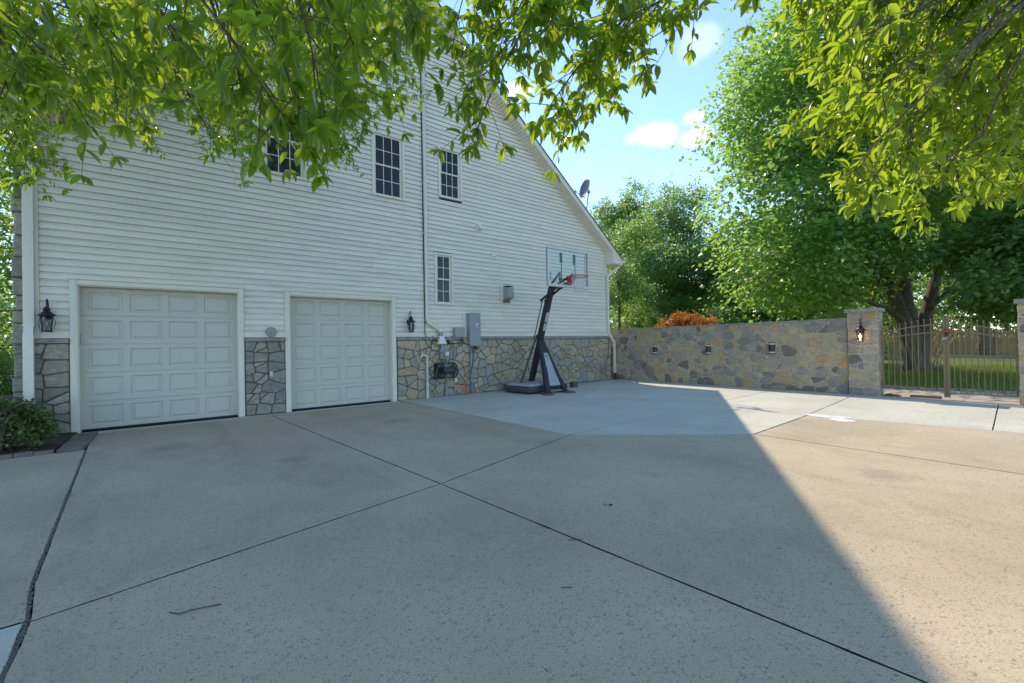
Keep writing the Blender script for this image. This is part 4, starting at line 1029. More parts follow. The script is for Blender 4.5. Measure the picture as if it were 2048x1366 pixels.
m = MB(); m.tube([(6.08, 10.86, 1.62), (6.22, 10.84, 1.63), (6.33, 10.85, 1.58), (6.385, 10.87, 1.46), (6.385, 10.885, 1.2), (6.385, 10.885, .18), (6.40, 10.87, .06), (6.46, 10.84, .01)], .016, 8); m.build('pipe', M['greybox'], t, smooth=True)
m = MB(); m.bbox(6.375, 6.445, 10.84, 10.93, .385, .50, .006); m.build('switch_box', M['white'], t)
m = MB(); m.tube([(6.665, 10.80, .41), (6.69, 10.78, .22), (6.715, 10.76, .002)], [.022, .028, .030], 10); m.lathe([(.015, .40), (.03, .41), (.02, .43)], (6.66, 10.80, 0), 8); one('orange_bat', m, M['orange'], 'slim orange plastic bat leaning on the stone base', 'bat')
t = thing('electric_meter', 'tall grey electric meter cabinet with a round dial', 'meter', (7.06, 10.88, 1.4))
m = MB(); m.bbox(6.87, 7.25, 10.775, 10.95, 1.415, 2.385, .012); m.box(6.862, 7.258, 10.772, 10.95, 2.386, 2.40); m.build('cabinet', M['meter'], t)
m = MB(); m.lathe([(.088, 0), (.09, .02), (.074, .025), (.07, .07), (.055, .09), (.01, .095)], (0, 0, 0), 20); m.v = [(7.135 + x, 10.775 - z, 2.02 + y) for x, y, z in m.v]; m.build('dial', M['offwhite'], t, smooth=False)
m = MB(); m.box(7.09, 7.18, 10.676, 10.679, 2.02, 2.05); m.box(7.10, 7.17, 10.676, 10.679, 1.98, 1.99); m.build('register', M['black'], t)
m = MB(); m.tube([(6.955, 10.86, 1.415), (6.955, 10.86, 0)], .044, 12); m.build('conduit', M['meter'], t, smooth=True)
m = MB(); m.tube([(7.08, 10.86, 1.415), (7.08, 10.86, 1.33)], .02, 8); m.tube([(7.15, 10.86, 1.415), (7.15, 10.86, 1.30)], .022, 8); m.box(7.05, 7.20, 10.84, 10.89, 1.34, 1.36); m.build('clamp', M['black'], t)
m = MB(); m.bbox(6.735, 6.868, 10.945, 10.975, 1.47, 2.42, .008); one('backer_board', m, M['siding'], 'cream backer board at the left edge of the grey meter cabinet', 'board')
t = thing('junction_box', 'grey junction box left of the electric meter cabinet', 'junction box', (6.56, 10.9, 1.83))
m = MB(); m.bbox(6.40, 6.72, 10.84, 10.975, 1.70, 1.965, .012); m.build('box', M['greybox'], t)
m = MB(); m.bbox(6.395, 6.725, 10.832, 10.84, 1.695, 1.97, .004); m.build('cover', M['greybox'], t)
m = MB()
for x, z in ((6.58, 1.63), (6.63, 1.60), (6.68, 1.62), (6.61, 1.55), (6.70, 1.56)): m.tube([(x, 10.93, z + .07), (x + .01, 10.90, z + .02), (x + .02, 10.88, z - .03)], .011, 6)
m.tube([(6.35, 10.93, 1.72), (6.24, 10.90, 1.64), (6.12, 10.88, 1.58)], .008, 6); m.tube([(6.12, 10.86, 1.55), (6.3, 10.85, 1.50), (6.65, 10.85, 1.52), (6.86, 10.84, 1.47), (6.94, 10.80, 1.38), (6.99, 10.80, 1.1), (6.95, 10.79, .9), (6.90, 10.82, .6)], .011, 7); m.tube([(5.70, 10.90, 1.72), (5.74, 10.86, 1.60), (5.86, 10.86, 1.55), (5.78, 10.85, 1.63), (5.66, 10.88, 1.60)], .010, 6); m.tube([(6.1, 10.86, 1.53), (6.16, 10.82, 1.58), (6.20, 10.83, 1.52), (6.13, 10.84, 1.48)], .018, 6)
one('cable_bundle', m, M['cable'], 'loose black cables between the white pipe cover and the meter cabinet', 'cable')
t = thing('exhaust_vent', 'grey exhaust vent hood mounted on the siding left of the basketball pole', 'vent', (8.36, 10.9, 3.0))
m = MB(); m.bbox(8.16, 8.50, 10.94, 10.98, 2.77, 3.31, .01); m.box(8.19, 8.47, 10.932, 10.94, 2.80, 3.28); m.build('frame', M['trim'], t)
m = MB(); m.quadbox([(8.25, 10.70, 2.93), (8.50, 10.70, 2.93), (8.50, 10.94, 2.86), (8.25, 10.94, 2.86), (8.25, 10.72, 3.25), (8.50, 10.72, 3.25), (8.50, 10.94, 3.29), (8.25, 10.94, 3.29)]); m.build('hood', M['greybox'], t)
m = MB(); m.box(8.245, 8.505, 10.715, 10.94, 3.291, 3.305); m.box(8.22, 8.48, 10.90, 10.935, 2.79, 2.855); m.build('flashing', M['tank'], t)
t = thing('dryer_vent', 'small white hooded vent high on the siding', 'vent', (7.37, 10.9, 5.05))
m = MB(); m.bbox(7.26, 7.45, 10.945, 10.98, 4.95, 5.16, .006); m.build('plate', M['white'], t)
m = MB(); m.quadbox([(7.29, 10.80, 4.98), (7.43, 10.80, 4.98), (7.43, 10.945, 4.96), (7.29, 10.945, 4.96), (7.30, 10.84, 5.10), (7.42, 10.84, 5.10), (7.42, 10.945, 5.14), (7.30, 10.945, 5.14)]); m.build('hood', M['white'], t)
m = MB(); m.bbox(7.83, 8.01, 10.950, 10.98, 4.20, 4.38, .01); m.bbox(7.88, 7.96, 10.938, 10.95, 4.23, 4.35, .006); one('mounting_block', m, M['siding'], 'blank cream mounting block on the siding above the exhaust vent', 'block')
t = thing('crawl_vent', 'dark louvred vent in the stone base near the house corner', 'vent', (12.9, 10.93, .2))
m = MB(); m.box(12.70, 13.12, 10.905, 10.95, .20, .24); m.box(12.70, 13.12, 10.905, 10.95, .70, .74); m.box(12.70, 12.735, 10.905, 10.95, .24, .70); m.box(13.085, 13.12, 10.905, 10.95, .24, .70); m.build('frame', M['greybox'], t)
m = MB()
for i in range(8): z = .25 + i * .056; m.quadbox([(12.735, 10.915, z), (13.085, 10.915, z), (13.085, 10.945, z + .02), (12.735, 10.945, z + .02), (12.735, 10.915, z + .006), (13.085, 10.915, z + .006), (13.085, 10.945, z + .026), (12.735, 10.945, z + .026)])
m.box(12.735, 13.085, 10.946, 10.95, .24, .70); m.build('louvre', M['steel'], t)
m = MB(); m.bbox(1.655, 1.715, 10.895, 10.915, .83, .945, .006); one('outlet_cover', m, M['offwhite'], 'small pale cover plate on the stone pier between the garage doors', 'cover plate')

# plaster sun-face plaque on the ledge between the doors
t = thing('face_plaque', 'round grey plaster face plaque leaning on the ledge between the garage doors', 'plaque', (1.70, 10.93, 1.705))
cz = 1.825; m = MB(); m.lathe([(.10, 0), (.105, .012), (.09, .025), (.05, .034), (.004, .036)], (0, 0, 0), 24); m.v = [(1.70 + x, 10.958 - z, cz + y) for x, y, z in m.v]
m.build('disc', M['plaster'], t)
m = MB()
for k in range(14):
    a = k * 2 * math.pi / 14; m.lathe([(.008, 0), (.020, .006), (.019, .018), (.006, .026)], (0, 0, 0), 7); q = len(m.v) - 28
    m.v[q:] = [(1.70 + .100 * math.cos(a) + x, 10.950 - z, cz + .100 * math.sin(a) + y) for x, y, z in m.v[q:]]
m.build('curls', M['plaster'], t)
m = MB()
def lump(x, z, rx, rz_, d, y=10.925):
    q = len(m.v); m.lathe([(1, 0), (.9, .5), (.5, .9), (.05, 1)], (0, 0, 0), 8); m.v[q:] = [(1.70 + x + a * rx, y - c * d, cz + z + b * rz_) for a, b, c in m.v[q:]]
lump(0, -.002, .011, .026, .022); lump(0, -.044, .022, .008, .012); lump(-.032, .022, .015, .008, .010); lump(.032, .022, .015, .008, .010); lump(-.04, -.018, .018, .018, .012); lump(.04, -.018, .018, .018, .012); lump(0, -.068, .018, .012, .012)
m.build('features', M['plaster'], t)

# ================================================================== SATELLITE DISH ON THE ROOF EDGE
t = thing('satellite_dish', 'grey satellite dish on a bent mast at the roof edge', 'satellite dish', (12.05, 10.95, 6.15))
n_ = Vector((-.92, .27, .20)).normalized(); dc = Vector((12.06, 10.78, 7.17)); sx_ = n_.cross(Vector((0, 0, 1))).normalized(); sz_ = sx_.cross(n_)
m = MB(); NR, NA = 5, 24; rad = .36
m.v.append(tuple(dc))
for layer in (0, 1):
    for i in range(1, NR + 1):
        r_ = rad * i / NR
        for k in range(NA): a = 2 * math.pi * k / NA; m.v.append(tuple(dc + sx_ * r_ * math.cos(a) + sz_ * r_ * 1.0 * math.sin(a) + n_ * (.075 * (i / NR) ** 2 - .008 * layer)))
    b = 1 + layer * NR * NA
    for k in range(NA): m.f.append((0, b + k, b + (k + 1) % NA) if layer == 0 else (0, b + (k + 1) % NA, b + k)); m.mi.append(0)
    for i in range(NR - 1):
        for k in range(NA):
            f = (b + i * NA + k, b + (i + 1) * NA + k, b + (i + 1) * NA + (k + 1) % NA, b + i * NA + (k + 1) % NA); m.f.append(f if layer == 0 else f[::-1]); m.mi.append(0)
for k in range(NA): a, c = 1 + (NR - 1) * NA, 1 + NR * NA + (NR - 1) * NA; m.f.append((a + k, c + k, c + (k + 1) % NA, a + (k + 1) % NA)); m.mi.append(0)
m.build('reflector', M['dish'], t, smooth=True)
lo = dc - sz_ * .34; foc = dc + n_ * .42 - sz_ * .26
m = MB(); m.bar(lo - n_ * .04, foc, .022); m.bar(foc, foc + sz_ * .05, .05, .04); m.tube([foc + sz_ * .03 + n_ * .03, foc + sz_ * .05 - n_ * .05], .026, 8); m.build('feed_arm', M['steel'], t)
m = MB(); back = dc - n_ * .06; m.tube([back - sz_ * .05, back - n_ * .10 - sz_ * .05, (12.24, 10.86, 6.90), (12.22, 10.88, 6.60), (12.10, 10.98, 6.12)], .022, 8); m.bar(back, back - n_ * .12 - sz_ * .12, .09, .07); m.tube([(12.12, 10.90, 6.5), (12.3, 11.2, 6.0)], .012, 6); m.tube([(12.12, 10.90, 6.5), (11.85, 11.15, 6.3)], .012, 6); m.box(12.0, 12.16, 10.9, 11.06, 6.06, 6.12); m.build('mast', M['steel'], t)

# ================================================================== BASKETBALL HOOP
t = thing('basketball_hoop', 'portable basketball hoop with glass backboard and grey wheeled base', 'basketball hoop', (8.73, 9.8, 0))
CX = 8.73; BX = 8.63; BY = 8.40
plan = [(8.05, 10.74), (9.24, 10.74), (9.50, 10.30), (9.46, 9.36), (7.90, 9.36), (7.79, 10.30)][::-1]
cen = (8.73, 9.98)
def inset(f): return [(cen[0] + (x - cen[0]) * f, cen[1] + (y - cen[1]) * f) for x, y in plan]
m = MB(); lv = [(.92, .035), (1.0, .07), (1.0, .15), (.93, .225)]
for f, z in lv: m.v += [(x, y, z) for x, y in inset(f)]
for q in range(3):
    for i in range(6): m.f.append((q * 6 + i, q * 6 + (i + 1) % 6, q * 6 + 6 + (i + 1) % 6, q * 6 + 6 + i))
m.f.append((5, 4, 3, 2, 1, 0)); m.f.append(tuple(18 + i for i in range(6))); m.mi = [0] * len(m.f); m.build('tank', M['tank'], t)
m = MB(); lv = [(.925, .227), (.90, .262), (.82, .285), (.30, .30)]
for f, z in lv: m.v += [(x, y, z) for x, y in inset(f)]
for q in range(3):
    for i in range(6): m.f.append((q * 6 + i, q * 6 + (i + 1) % 6, q * 6 + 6 + (i + 1) % 6, q * 6 + 6 + i))
m.f.append((5, 4, 3, 2, 1, 0)); m.f.append(tuple(18 + i for i in range(6))); m.mi = [0] * len(m.f)
for i in range(5): m.box(8.3 + i * .19, 8.36 + i * .19, 9.55, 9.9, .27, .302)
m.build('tank_lid', M['hoopgrey'], t)
m = MB(); m.bar((CX, 10.22, .24), (CX, 9.18, 3.20), .135, .135, upv=(0, 1, 0)); m.build('pole', M['hoopdark'], t)
m = MB()
def onpole(z, off): u = (z - .24) / 2.96; return (10.22 - 1.04 * u - off * .943, z - off * .33)
for za, zb in ((1.86, 2.08), (2.12, 2.40)):
    (ya, zA), (yb, zB) = onpole(za, .071), onpole(zb, .071); m.quadbox([(CX - .05, ya, zA), (CX + .05, ya, zA), (CX + .05, ya + .004, zA), (CX - .05, ya + .004, zA), (CX - .05, yb, zB), (CX + .05, yb, zB), (CX + .05, yb + .004, zB), (CX - .05, yb + .004, zB)])
m.build('decal', M['label'], t)
def AP(u, s, d=0.0): return (CX + s, 9.80 - .70 * u - d * .92, 1.68 - 1.60 * u + -d * .39)
for sd in (-1, 1):
    m = MB(); k = 7
    for i in range(k):
        u0, u1 = i / k, (i + 1) / k
        def hw2(u): return .085 + .30 * u + (.03 if u > .72 else 0)
        def wd(u): return .10 + .05 * u
        c = []
        for u in (u1, u0):
            o_, i_ = sd * hw2(u), sd * max(0.0, hw2(u) - wd(u))
            lo_, hi_ = min(o_, i_), max(o_, i_); c += [AP(u, lo_, .06), AP(u, hi_, .06), AP(u, hi_, -.07), AP(u, lo_, -.07)]
        m.quadbox(c)
    m.build('leg', M['hoopdark'], t)
m = MB(); m.quadbox([AP(.42, -.10, .055), AP(.42, .10, .055), AP(.42, .10, -.02), AP(.42, -.10, -.02), AP(-.02, -.075, .068), AP(-.02, .075, .068), AP(-.02, .075, -.06), AP(-.02, -.075, -.06)]); m.box(CX - .04, CX + .04, 9.60, 9.603, 1.2, 1.21); m.build('yoke', M['hoopdark'], t)
m = MB(); m.quadbox([AP(.90, -.215, .040), AP(.90, .215, .040), AP(.90, .215, .0), AP(.90, -.215, .0), AP(.30, -.075, .075), AP(.30, .075, .075), AP(.30, .075, .02), AP(.30, -.075, .02)]); m.build('front_panel', M['hoopgrey'], t)
m = MB()
for s_, u in ((-.05, .78), (.03, .77), (-.045, .82), (.035, .82)): m.tube([AP(u, s_, .055), AP(u, s_, .065)], .009, 6)
m.quadbox([AP(.365, -.03, .078), AP(.365, .03, .078), AP(.365, .03, .07), AP(.365, -.03, .07), AP(.345, -.03, .08), AP(.345, .03, .08), AP(.345, .03, .07), AP(.345, -.03, .07)]); m.build('bolt', M['black'], t)
for sd in (-1, 1):
    m = MB(); m.bar((CX + sd * .10, 9.86, 1.60), (CX + sd * .62, 10.02, .17), .045, .045); m.box(CX + sd * .62 - .04, CX + sd * .62 + .04, 9.98, 10.06, .05, .20); m.build('strut', M['hoopdark'], t)
    m = MB(); m.tube([(CX + sd * .30 - .03, 9.10, .075), (CX + sd * .30 + .03, 9.10, .075)], .062, 12); m.build('wheel', M['black'], t)
m = MB(); m.bar((CX - .3, 9.10, .075), (CX + .3, 9.10, .075), .03); m.bar((CX - .2, 9.14, .10), (CX + .2, 9.14, .10), .05, .02); m.build('axle', M['steel'], t)
for sd in (-1, 1):
    m = MB(); x = CX + sd * .085
    m.bar((x, 9.62, 2.74), (x, 9.20, 2.93), .035, .06); m.bar((x, 9.20, 2.93), (x, 8.95, 3.05), .035, .06); m.bar((x, 8.96, 3.045), (x, 8.72, 3.10), .035, .06); m.bar((x, 8.73, 3.10), (x, 8.47, 3.13), .035, .055); m.build('lower_arm', M['hoopdark'], t)
    m = MB(); m.bar((x, 9.22, 3.12), (BX + sd * .255, 8.50, 3.40), .035, .055); m.bar((BX + sd * .255, 8.50, 3.42), (BX + sd * .255, 8.50, 3.16), .03, .04); m.build('upper_arm', M['hoopdark'], t)
m = MB(); m.tube([(CX - .06, 9.97, 1.62), (CX - .06, 9.54, 2.80)], .016, 7); m.tube([(CX + .06, 9.97, 1.62), (CX + .06, 9.54, 2.80)], .016, 7); m.bar((CX - .09, 9.96, 1.64), (CX + .09, 9.80, 1.68), .03); m.build('lift_rod', M['hoopdark'], t)
bz0, bz1, bx0, bx1 = 3.02, 4.05, BX - .80, BX + .80
m = MB(); f_ = .038
m.box(bx0, bx0 + f_, BY, BY + .06, bz0, bz1); m.box(bx1 - f_, bx1, BY, BY + .06, bz0, bz1); m.box(bx0 + f_, bx1 - f_, BY, BY + .06, bz1 - f_, bz1); m.box(bx0 + f_, bx1 - f_, BY, BY + .06, bz0, bz0 + f_); bd = m.build('backboard', M['alu_grey'], t)
MB().box(bx0 + f_ - .004, bx1 - f_ + .004, BY + .012, BY + .022, bz0 + f_ - .004, bz1 - f_ + .004).build('glass_pane', M['glass'], bd)
m = MB(); m.bbox(bx0 - .006, bx1 + .006, BY - .018, BY + .064, bz0 - .03, bz0 + .045, .01); m.build('edge_pad', M['offwhite'], bd)
m = MB(); a, b, c, d = BX - .285, BX + .285, 3.20, 3.64
for q in ((a, b, c, c + .03),): m.box(q[0], q[1], BY + .023, BY + .0245, q[2], q[3], 1)
m.box(a, a + .035, BY + .023, BY + .0245, c + .03, d - .0, 1); m.box(b - .035, b, BY + .023, BY + .0245, c + .03, d, 1)
m.box(a - .01, a + .06, BY + .024, BY + .06, d + .02, d + .30, 1); m.box(b - .06, b + .01, BY + .024, BY + .06, d + .02, d + .30, 1)
m.box(bx1 - .135, bx1 - .12, BY + .0225, BY + .024, bz0 + .07, bz1 - .08, 1); m.box(a + .04, b - .04, BY + .0225, BY + .024, d - .03, d, 0)
m.build('target_lines', [M['alu'], M['hoopdark']], bd)
m = MB(); x0, z0 = bx0 + .075, 3.14
m.box(x0, x0 + .10, BY + .006, BY + .0105, z0, z0 + .23, 0); m.box(x0 + .012, x0 + .05, BY + .004, BY + .006, z0 + .014, z0 + .216, 1); m.box(x0 + .05, x0 + .088, BY + .004, BY + .006, z0 + .014, z0 + .216, 2)
sil = [(.040, .02), (.052, .02), (.056, .07), (.066, .02), (.078, .024), (.064, .11), (.070, .14), (.080, .10), (.084, .108), (.072, .165), (.058, .17), (.060, .20), (.046, .20), (.044, .165), (.030, .12), (.036, .112), (.048, .135)]
m.prism([(x0 + u, z0 + v) for u, v in sil][::-1], BY + .002, BY + .004, 0, axis='y'); m.build('league_badge', [M['alu'], M['blue'], M['rim']], bd)
fc = bpy.data.curves.new('maker_lettering', 'FONT'); fc.body = 'SPALDING'; fc.size = .105; fc.extrude = .0008; fc.align_x = 'LEFT'
fo = bpy.data.objects.new('tmp', fc); fo.rotation_euler = (0, 0, 0)
lm = bpy.data.meshes.new_from_object(fo); lm.name = 'maker_lettering'; lm.materials.clear(); lm.materials.append(M['alu'])
bpy.data.objects.remove(fo)
lo_ = place('maker_lettering', lm, bd); lo_.rotation_euler = (math.radians(90), math.radians(90), 0); lo_.location = (bx0 + .06 - CX, BY + .009 - 9.8, 3.97)
m = MB(); m.box(BX - .085, BX + .085, BY - .02, BY, 3.10, 3.31); m.box(BX - .065, BX + .065, BY - .14, BY - .02, 3.16, 3.27)
m.build('rim_bracket', M['rim'], t)
rc = (BX, BY - .375, 3.262); m = MB(); m.tube([(rc[0] + .232 * math.cos(i * math.pi / 16), rc[1] + .232 * math.sin(i * math.pi / 16), rc[2]) for i in range(33)], .0105, 8, cap=False)
m.tube([(rc[0] + .226 * math.cos(i * math.pi / 16), rc[1] + .226 * math.sin(i * math.pi / 16), rc[2] - .03) for i in range(33)], .006, 6, cap=False)
for i in range(16): a = i * math.pi / 8; m.bar((rc[0] + .23 * math.cos(a), rc[1] + .23 * math.sin(a), rc[2]), (rc[0] + .226 * math.cos(a), rc[1] + .226 * math.sin(a), rc[2] - .03), .007)
m.bar((BX - .05, BY - .13, 3.25), (BX - .11, BY - .18, 3.255), .03, .02); m.bar((BX + .05, BY - .13, 3.25), (BX + .11, BY - .18, 3.255), .03, .02); m.build('rim', M['rim'], t)
m = MB(); lev = [(.222, -.01), (.205, -.08), (.17, -.16), (.145, -.24), (.13, -.32), (.125, -.40), (.135, -.45)]; NN = 12
for i in range(len(lev) - 1):
    (ra, za), (rb_, zb) = lev[i], lev[i + 1]
    for k in range(NN):
        a0 = (k + .5 * (i % 2)) * 2 * math.pi / NN
        for s_ in (-.5, .5):
            a1 = a0 + s_ * 2 * math.pi / NN; m.tube([(rc[0] + ra * math.cos(a0), rc[1] + ra * math.sin(a0), rc[2] + za), (rc[0] + rb_ * math.cos(a1), rc[1] + rb_ * math.sin(a1), rc[2] + zb)], .0048, 4, cap=False)
m.build('net', M['net'], t)
for (x, y, a, lab) in ((8.34, 9.08, 62, 'brown paver under the left wheel of the basketball hoop'), (9.14, 9.08, 75, 'brown paver under the right wheel of the basketball hoop')):
    m = MB(); ca, sa = math.cos(math.radians(a)), math.sin(math.radians(a)); L, Wd = .29, .13
    cs = [(x + u * ca - v * sa, y + u * sa + v * ca) for u, v in ((-L, -Wd), (L, -Wd), (L, Wd), (-L, Wd))]
    m.quadbox([(p[0], p[1], .002) for p in cs] + [(x + (p[0] - x) * .97, y + (p[1] - y) * .96, .045) for p in cs])
    tag(m.build('loose_paver', M['darkpaver']), lab, 'paver', 'loose pavers under the hoop wheels')
m = MB(); x, y = 10.30, 9.90; m.quadbox([(x - .10, y - .09, .002), (x + .11, y - .08, .002), (x + .10, y + .10, .002), (x - .11, y + .09, .002), (x - .09, y - .08, .185), (x + .10, y - .07, .18), (x + .09, y + .09, .183), (x - .10, y + .08, .188)]); one('dark_block', m, M['darkpaver'], 'dark brown block standing alone right of the hoop base', 'block')

# sticks and scraps lying on the drive
def stick(pts, r, label):
    m = MB(); m.tube([(x, y, r + .001 + h) for x, y, h in pts], r, 6); one('fallen_twig', m, M['twig'], label, 'twig')
stick([(-.04, 3.06, 0), (.0, 3.005, .002), (.06, 3.0, .004), (.13, 2.98, .003), (.19, 2.965, 0)], .0028, 'forked dry twig lying alone on the drive at lower left')
stick([(2.26, 2.26, 0), (2.30, 2.23, .002), (2.345, 2.20, 0)], .0024, 'short thin twig beside the long joint of the drive')
stick([(1.78, 1.85, 0), (1.81, 1.83, .001), (1.835, 1.81, 0)], .0022, 'tiny twig below the long joint of the drive')
m = MB()
for x, y, s in ((3.03, 2.49, .03), (3.00, 2.53, .018)): m.poly([(x - s, y, .006), (x, y - s * .5, .012), (x + s, y - s * .1, .006), (x + s * .3, y + s * .6, .014), (x - s * .4, y + s * .4, .010)])
one('dead_leaf', m, M['twig'], 'curled dead leaf on the drive right of the centre', 'leaf')
# ================================================================== FENCES BEHIND THE LAWN
fence = thing('board_fence', 'long brown board fence across the far side of the lawn', 'fence', (45, 2, 0))
fb = MB(); Rf = random.Random(6); y = -14.0
while y < 24:
    w = .14; h = 1.88 + Rf.uniform(-.02, .02); fb.box(45 + Rf.uniform(-.006, .006), 45.025, y, y + w - .008, -.1, h); y += w
o = fb.build('board', M['fence'], fence); stuff(o)
for z in (.35, 1.0, 1.65):
    MB().box(44.955, 44.995, -14, 24, z - .045, z + .045).build('rail', M['fence'], fence)
y = -14
while y < 24.1: MB().box(44.88, 44.95, y - .05, y + .05, -.1, 1.92).build('post', M['fence'], fence); y += 2.4
wf = thing('wire_fence', 'low galvanised wire mesh fence standing on the lawn behind the gate', 'fence', (25.6, 1.5, 0))
m = MB(); X = 25.6
y = -3.6
while y < 6.4: m.box(X - .003, X + .003, y - .003, y + .003, -.05, .98); y += .155
for z in (.05, .14, .25, .37, .50, .64, .80, .975): m.box(X - .0042, X + .0042, -3.6, 6.4, z - .003, z + .003)
stuff(m.build('mesh', M['galv'], wf))
for y in (-3.6, -.3, 3.05, 6.4): m = MB(); m.tube([(X, y, -.05), (X, y, 1.1)], .022, 7); m.build('post', M['galv'], wf)
m = MB(); m.box(41.5, 41.7, -6, 12, -.05, .16); one('timber_edge', m, M['cap'], 'pale timber edging at the far side of the lawn in front of the board fence', 'edging')

# ================================================================== FOLIAGE
T_FAR_V = np.array([(0, 0, 0), (.42, .5, .10), (.42, 0, 0), (.42, -.5, .10), (1, 0, -.12)], float)
T_FAR_F = np.array([(0, 2, 1), (0, 3, 2), (1, 2, 4), (2, 3, 4)])
T_LOBE_V = np.array([(0, 0, 0), (.12, .46, .06), (.42, .30, .02), (.62, .52, .08), (1, 0, -.12), (.62, -.52, .08), (.42, -.30, .02), (.12, -.46, .06), (.42, 0, -.03)], float)
T_LOBE_F = np.array([(8, 0, 1), (8, 1, 2), (8, 2, 3), (8, 3, 4), (8, 4, 5), (8, 5, 6), (8, 6, 7), (8, 7, 0)])
hwid = [(.0, 0), (.10, .20), (.32, .46), (.60, .50), (.84, .30), (1.0, 0)]
v = [(0, 0, 0)]
for x, hw_ in hwid[1:-1]: v += [(x, hw_, .09 * hw_ * 2 - .16 * x * x), (x, 0, -.16 * x * x), (x, -hw_, .09 * hw_ * 2 - .16 * x * x)]
v.append((1, 0, -.17)); T_NEAR_V = np.array(v, float)
f = [(0, 2, 1), (0, 3, 2)]
for i in range(3):
    a = 1 + i * 3; f += [(a, a + 1, a + 4), (a, a + 4, a + 3), (a + 1, a + 2, a + 5), (a + 1, a + 5, a + 4)]
f += [(10, 11, 13), (11, 12, 13)]; T_NEAR_F = np.array(f)

def unit(a): return a / np.maximum(np.linalg.norm(a, axis=-1, keepdims=True), 1e-9)
def leaves(P, D, N, L, Wd, TV, TF):
    """instance a leaf template at points P, along D, facing N, length L, width Wd -> arrays"""
    D = unit(D); S = unit(np.cross(N, D)); N = np.cross(D, S)
    if len(TV) > 9: N = N * RNG.uniform(.1, 2.6, (len(P), 1)); Wd = Wd * RNG.uniform(.8, 1.25, len(P))
    V = P[:, None] + TV[None, :, 0:1] * (D * L[:, None])[:, None] + TV[None, :, 1:2] * (S * Wd[:, None])[:, None] + TV[None, :, 2:3] * (N * L[:, None])[:, None]
    n, k = len(P), len(TV)
    return V.reshape(-1, 3), (TF[None] + (np.arange(n) * k)[:, None, None]).reshape(-1, TF.shape[1])

def crown(name, parent, lobes, nleaf, size, mat, seed, hollow=.45, tuft=34, tmpl='far', droop=.35, spread=.34, flat=.55):
    """uneven crown: tufts of leaves scattered through overlapping lobes, thin where noise says so"""
    R = np.random.default_rng(seed); ntuft = max(1, int(nleaf / tuft))
    lobes = np.array(lobes, float); vol = lobes[:, 3] * lobes[:, 4] * lobes[:, 5]; vol = vol ** .75
    pick = R.choice(len(lobes), ntuft * 2, p=vol / vol.sum()); d = unit(R.normal(size=(ntuft * 2, 3)))
    rr = (hollow + (1 - hollow) * R.random(ntuft * 2)) ** .75
    bumps = 1 + .16 * np.sin(d[:, 0] * 7 + pick * 1.7) * np.cos(d[:, 1] * 6 + pick) + .12 * np.sin(d[:, 2] * 9 + d[:, 0] * 5)
    C = lobes[pick, :3] + d * lobes[pick, 3:] * (rr * bumps)[:, None]
    gap = np.sin(C[:, 0] * 1.9 + seed) * np.sin(C[:, 1] * 1.7 + 2) * np.sin(C[:, 2] * 2.1 + 1) + .55 * np.sin(C[:, 0] * 4.3 + C[:, 2] * 3.1)
    keep = np.argsort(-(gap + R.normal(0, .35, len(gap))))[:ntuft]; C = C[keep]; d = d[keep]
    n = ntuft * tuft; idx = np.repeat(np.arange(ntuft), tuft)
    ts = R.uniform(.7, 1.35, ntuft) * spread * (lobes[:, 3:].mean() / 3) ** .35
    off = R.normal(size=(n, 3)) * np.array([1, 1, flat]) * ts[idx][:, None]
    P = C[idx] + off + d[idx] * 0; P[:, 2] -= .25 * (off[:, 0] ** 2 + off[:, 1] ** 2) / ts[idx]
    D = unit(unit(off) + .5 * d[idx] + R.normal(0, .5, (n, 3)) + np.array([0, 0, -droop])); N = unit(R.normal(0, .55, (n, 3)) + np.array([0, 0, 1.0]) + .45 * d[idx])
    L = size * R.uniform(.65, 1.3, n); TV, TF = (T_LOBE_V, T_LOBE_F) if tmpl == 'lobe' else (T_FAR_V, T_FAR_F)
    V, F = leaves(P, D, N, L, L * (.95 if tmpl == 'lobe' else .62), TV, TF)
    o = place(name, np_mesh(name, V - np.array(wloc(parent))[None] if parent else V, F, mat), parent); return o, C

def wiggle(a, b, sag=0, n=7, j=.06, seed=None):
    a, b = Vector(a), Vector(b); out = []; L = (b - a).length; R = random.Random(seed if seed is not None else int(L * 1000) + int(a.x * 97))
    for i in range(n + 1):
        u = i / n; p = a.lerp(b, u); p.z += sag * 4 * u * (1 - u)
        if 0 < i < n: p += Vector((R.gauss(0, j), R.gauss(0, j), R.gauss(0, j * .5))) * L * .25
        out.append(p)
    return out
def taper(r0, r1, n): return [r0 + (r1 - r0) * (i / n) ** .8 for i in range(n + 1)]

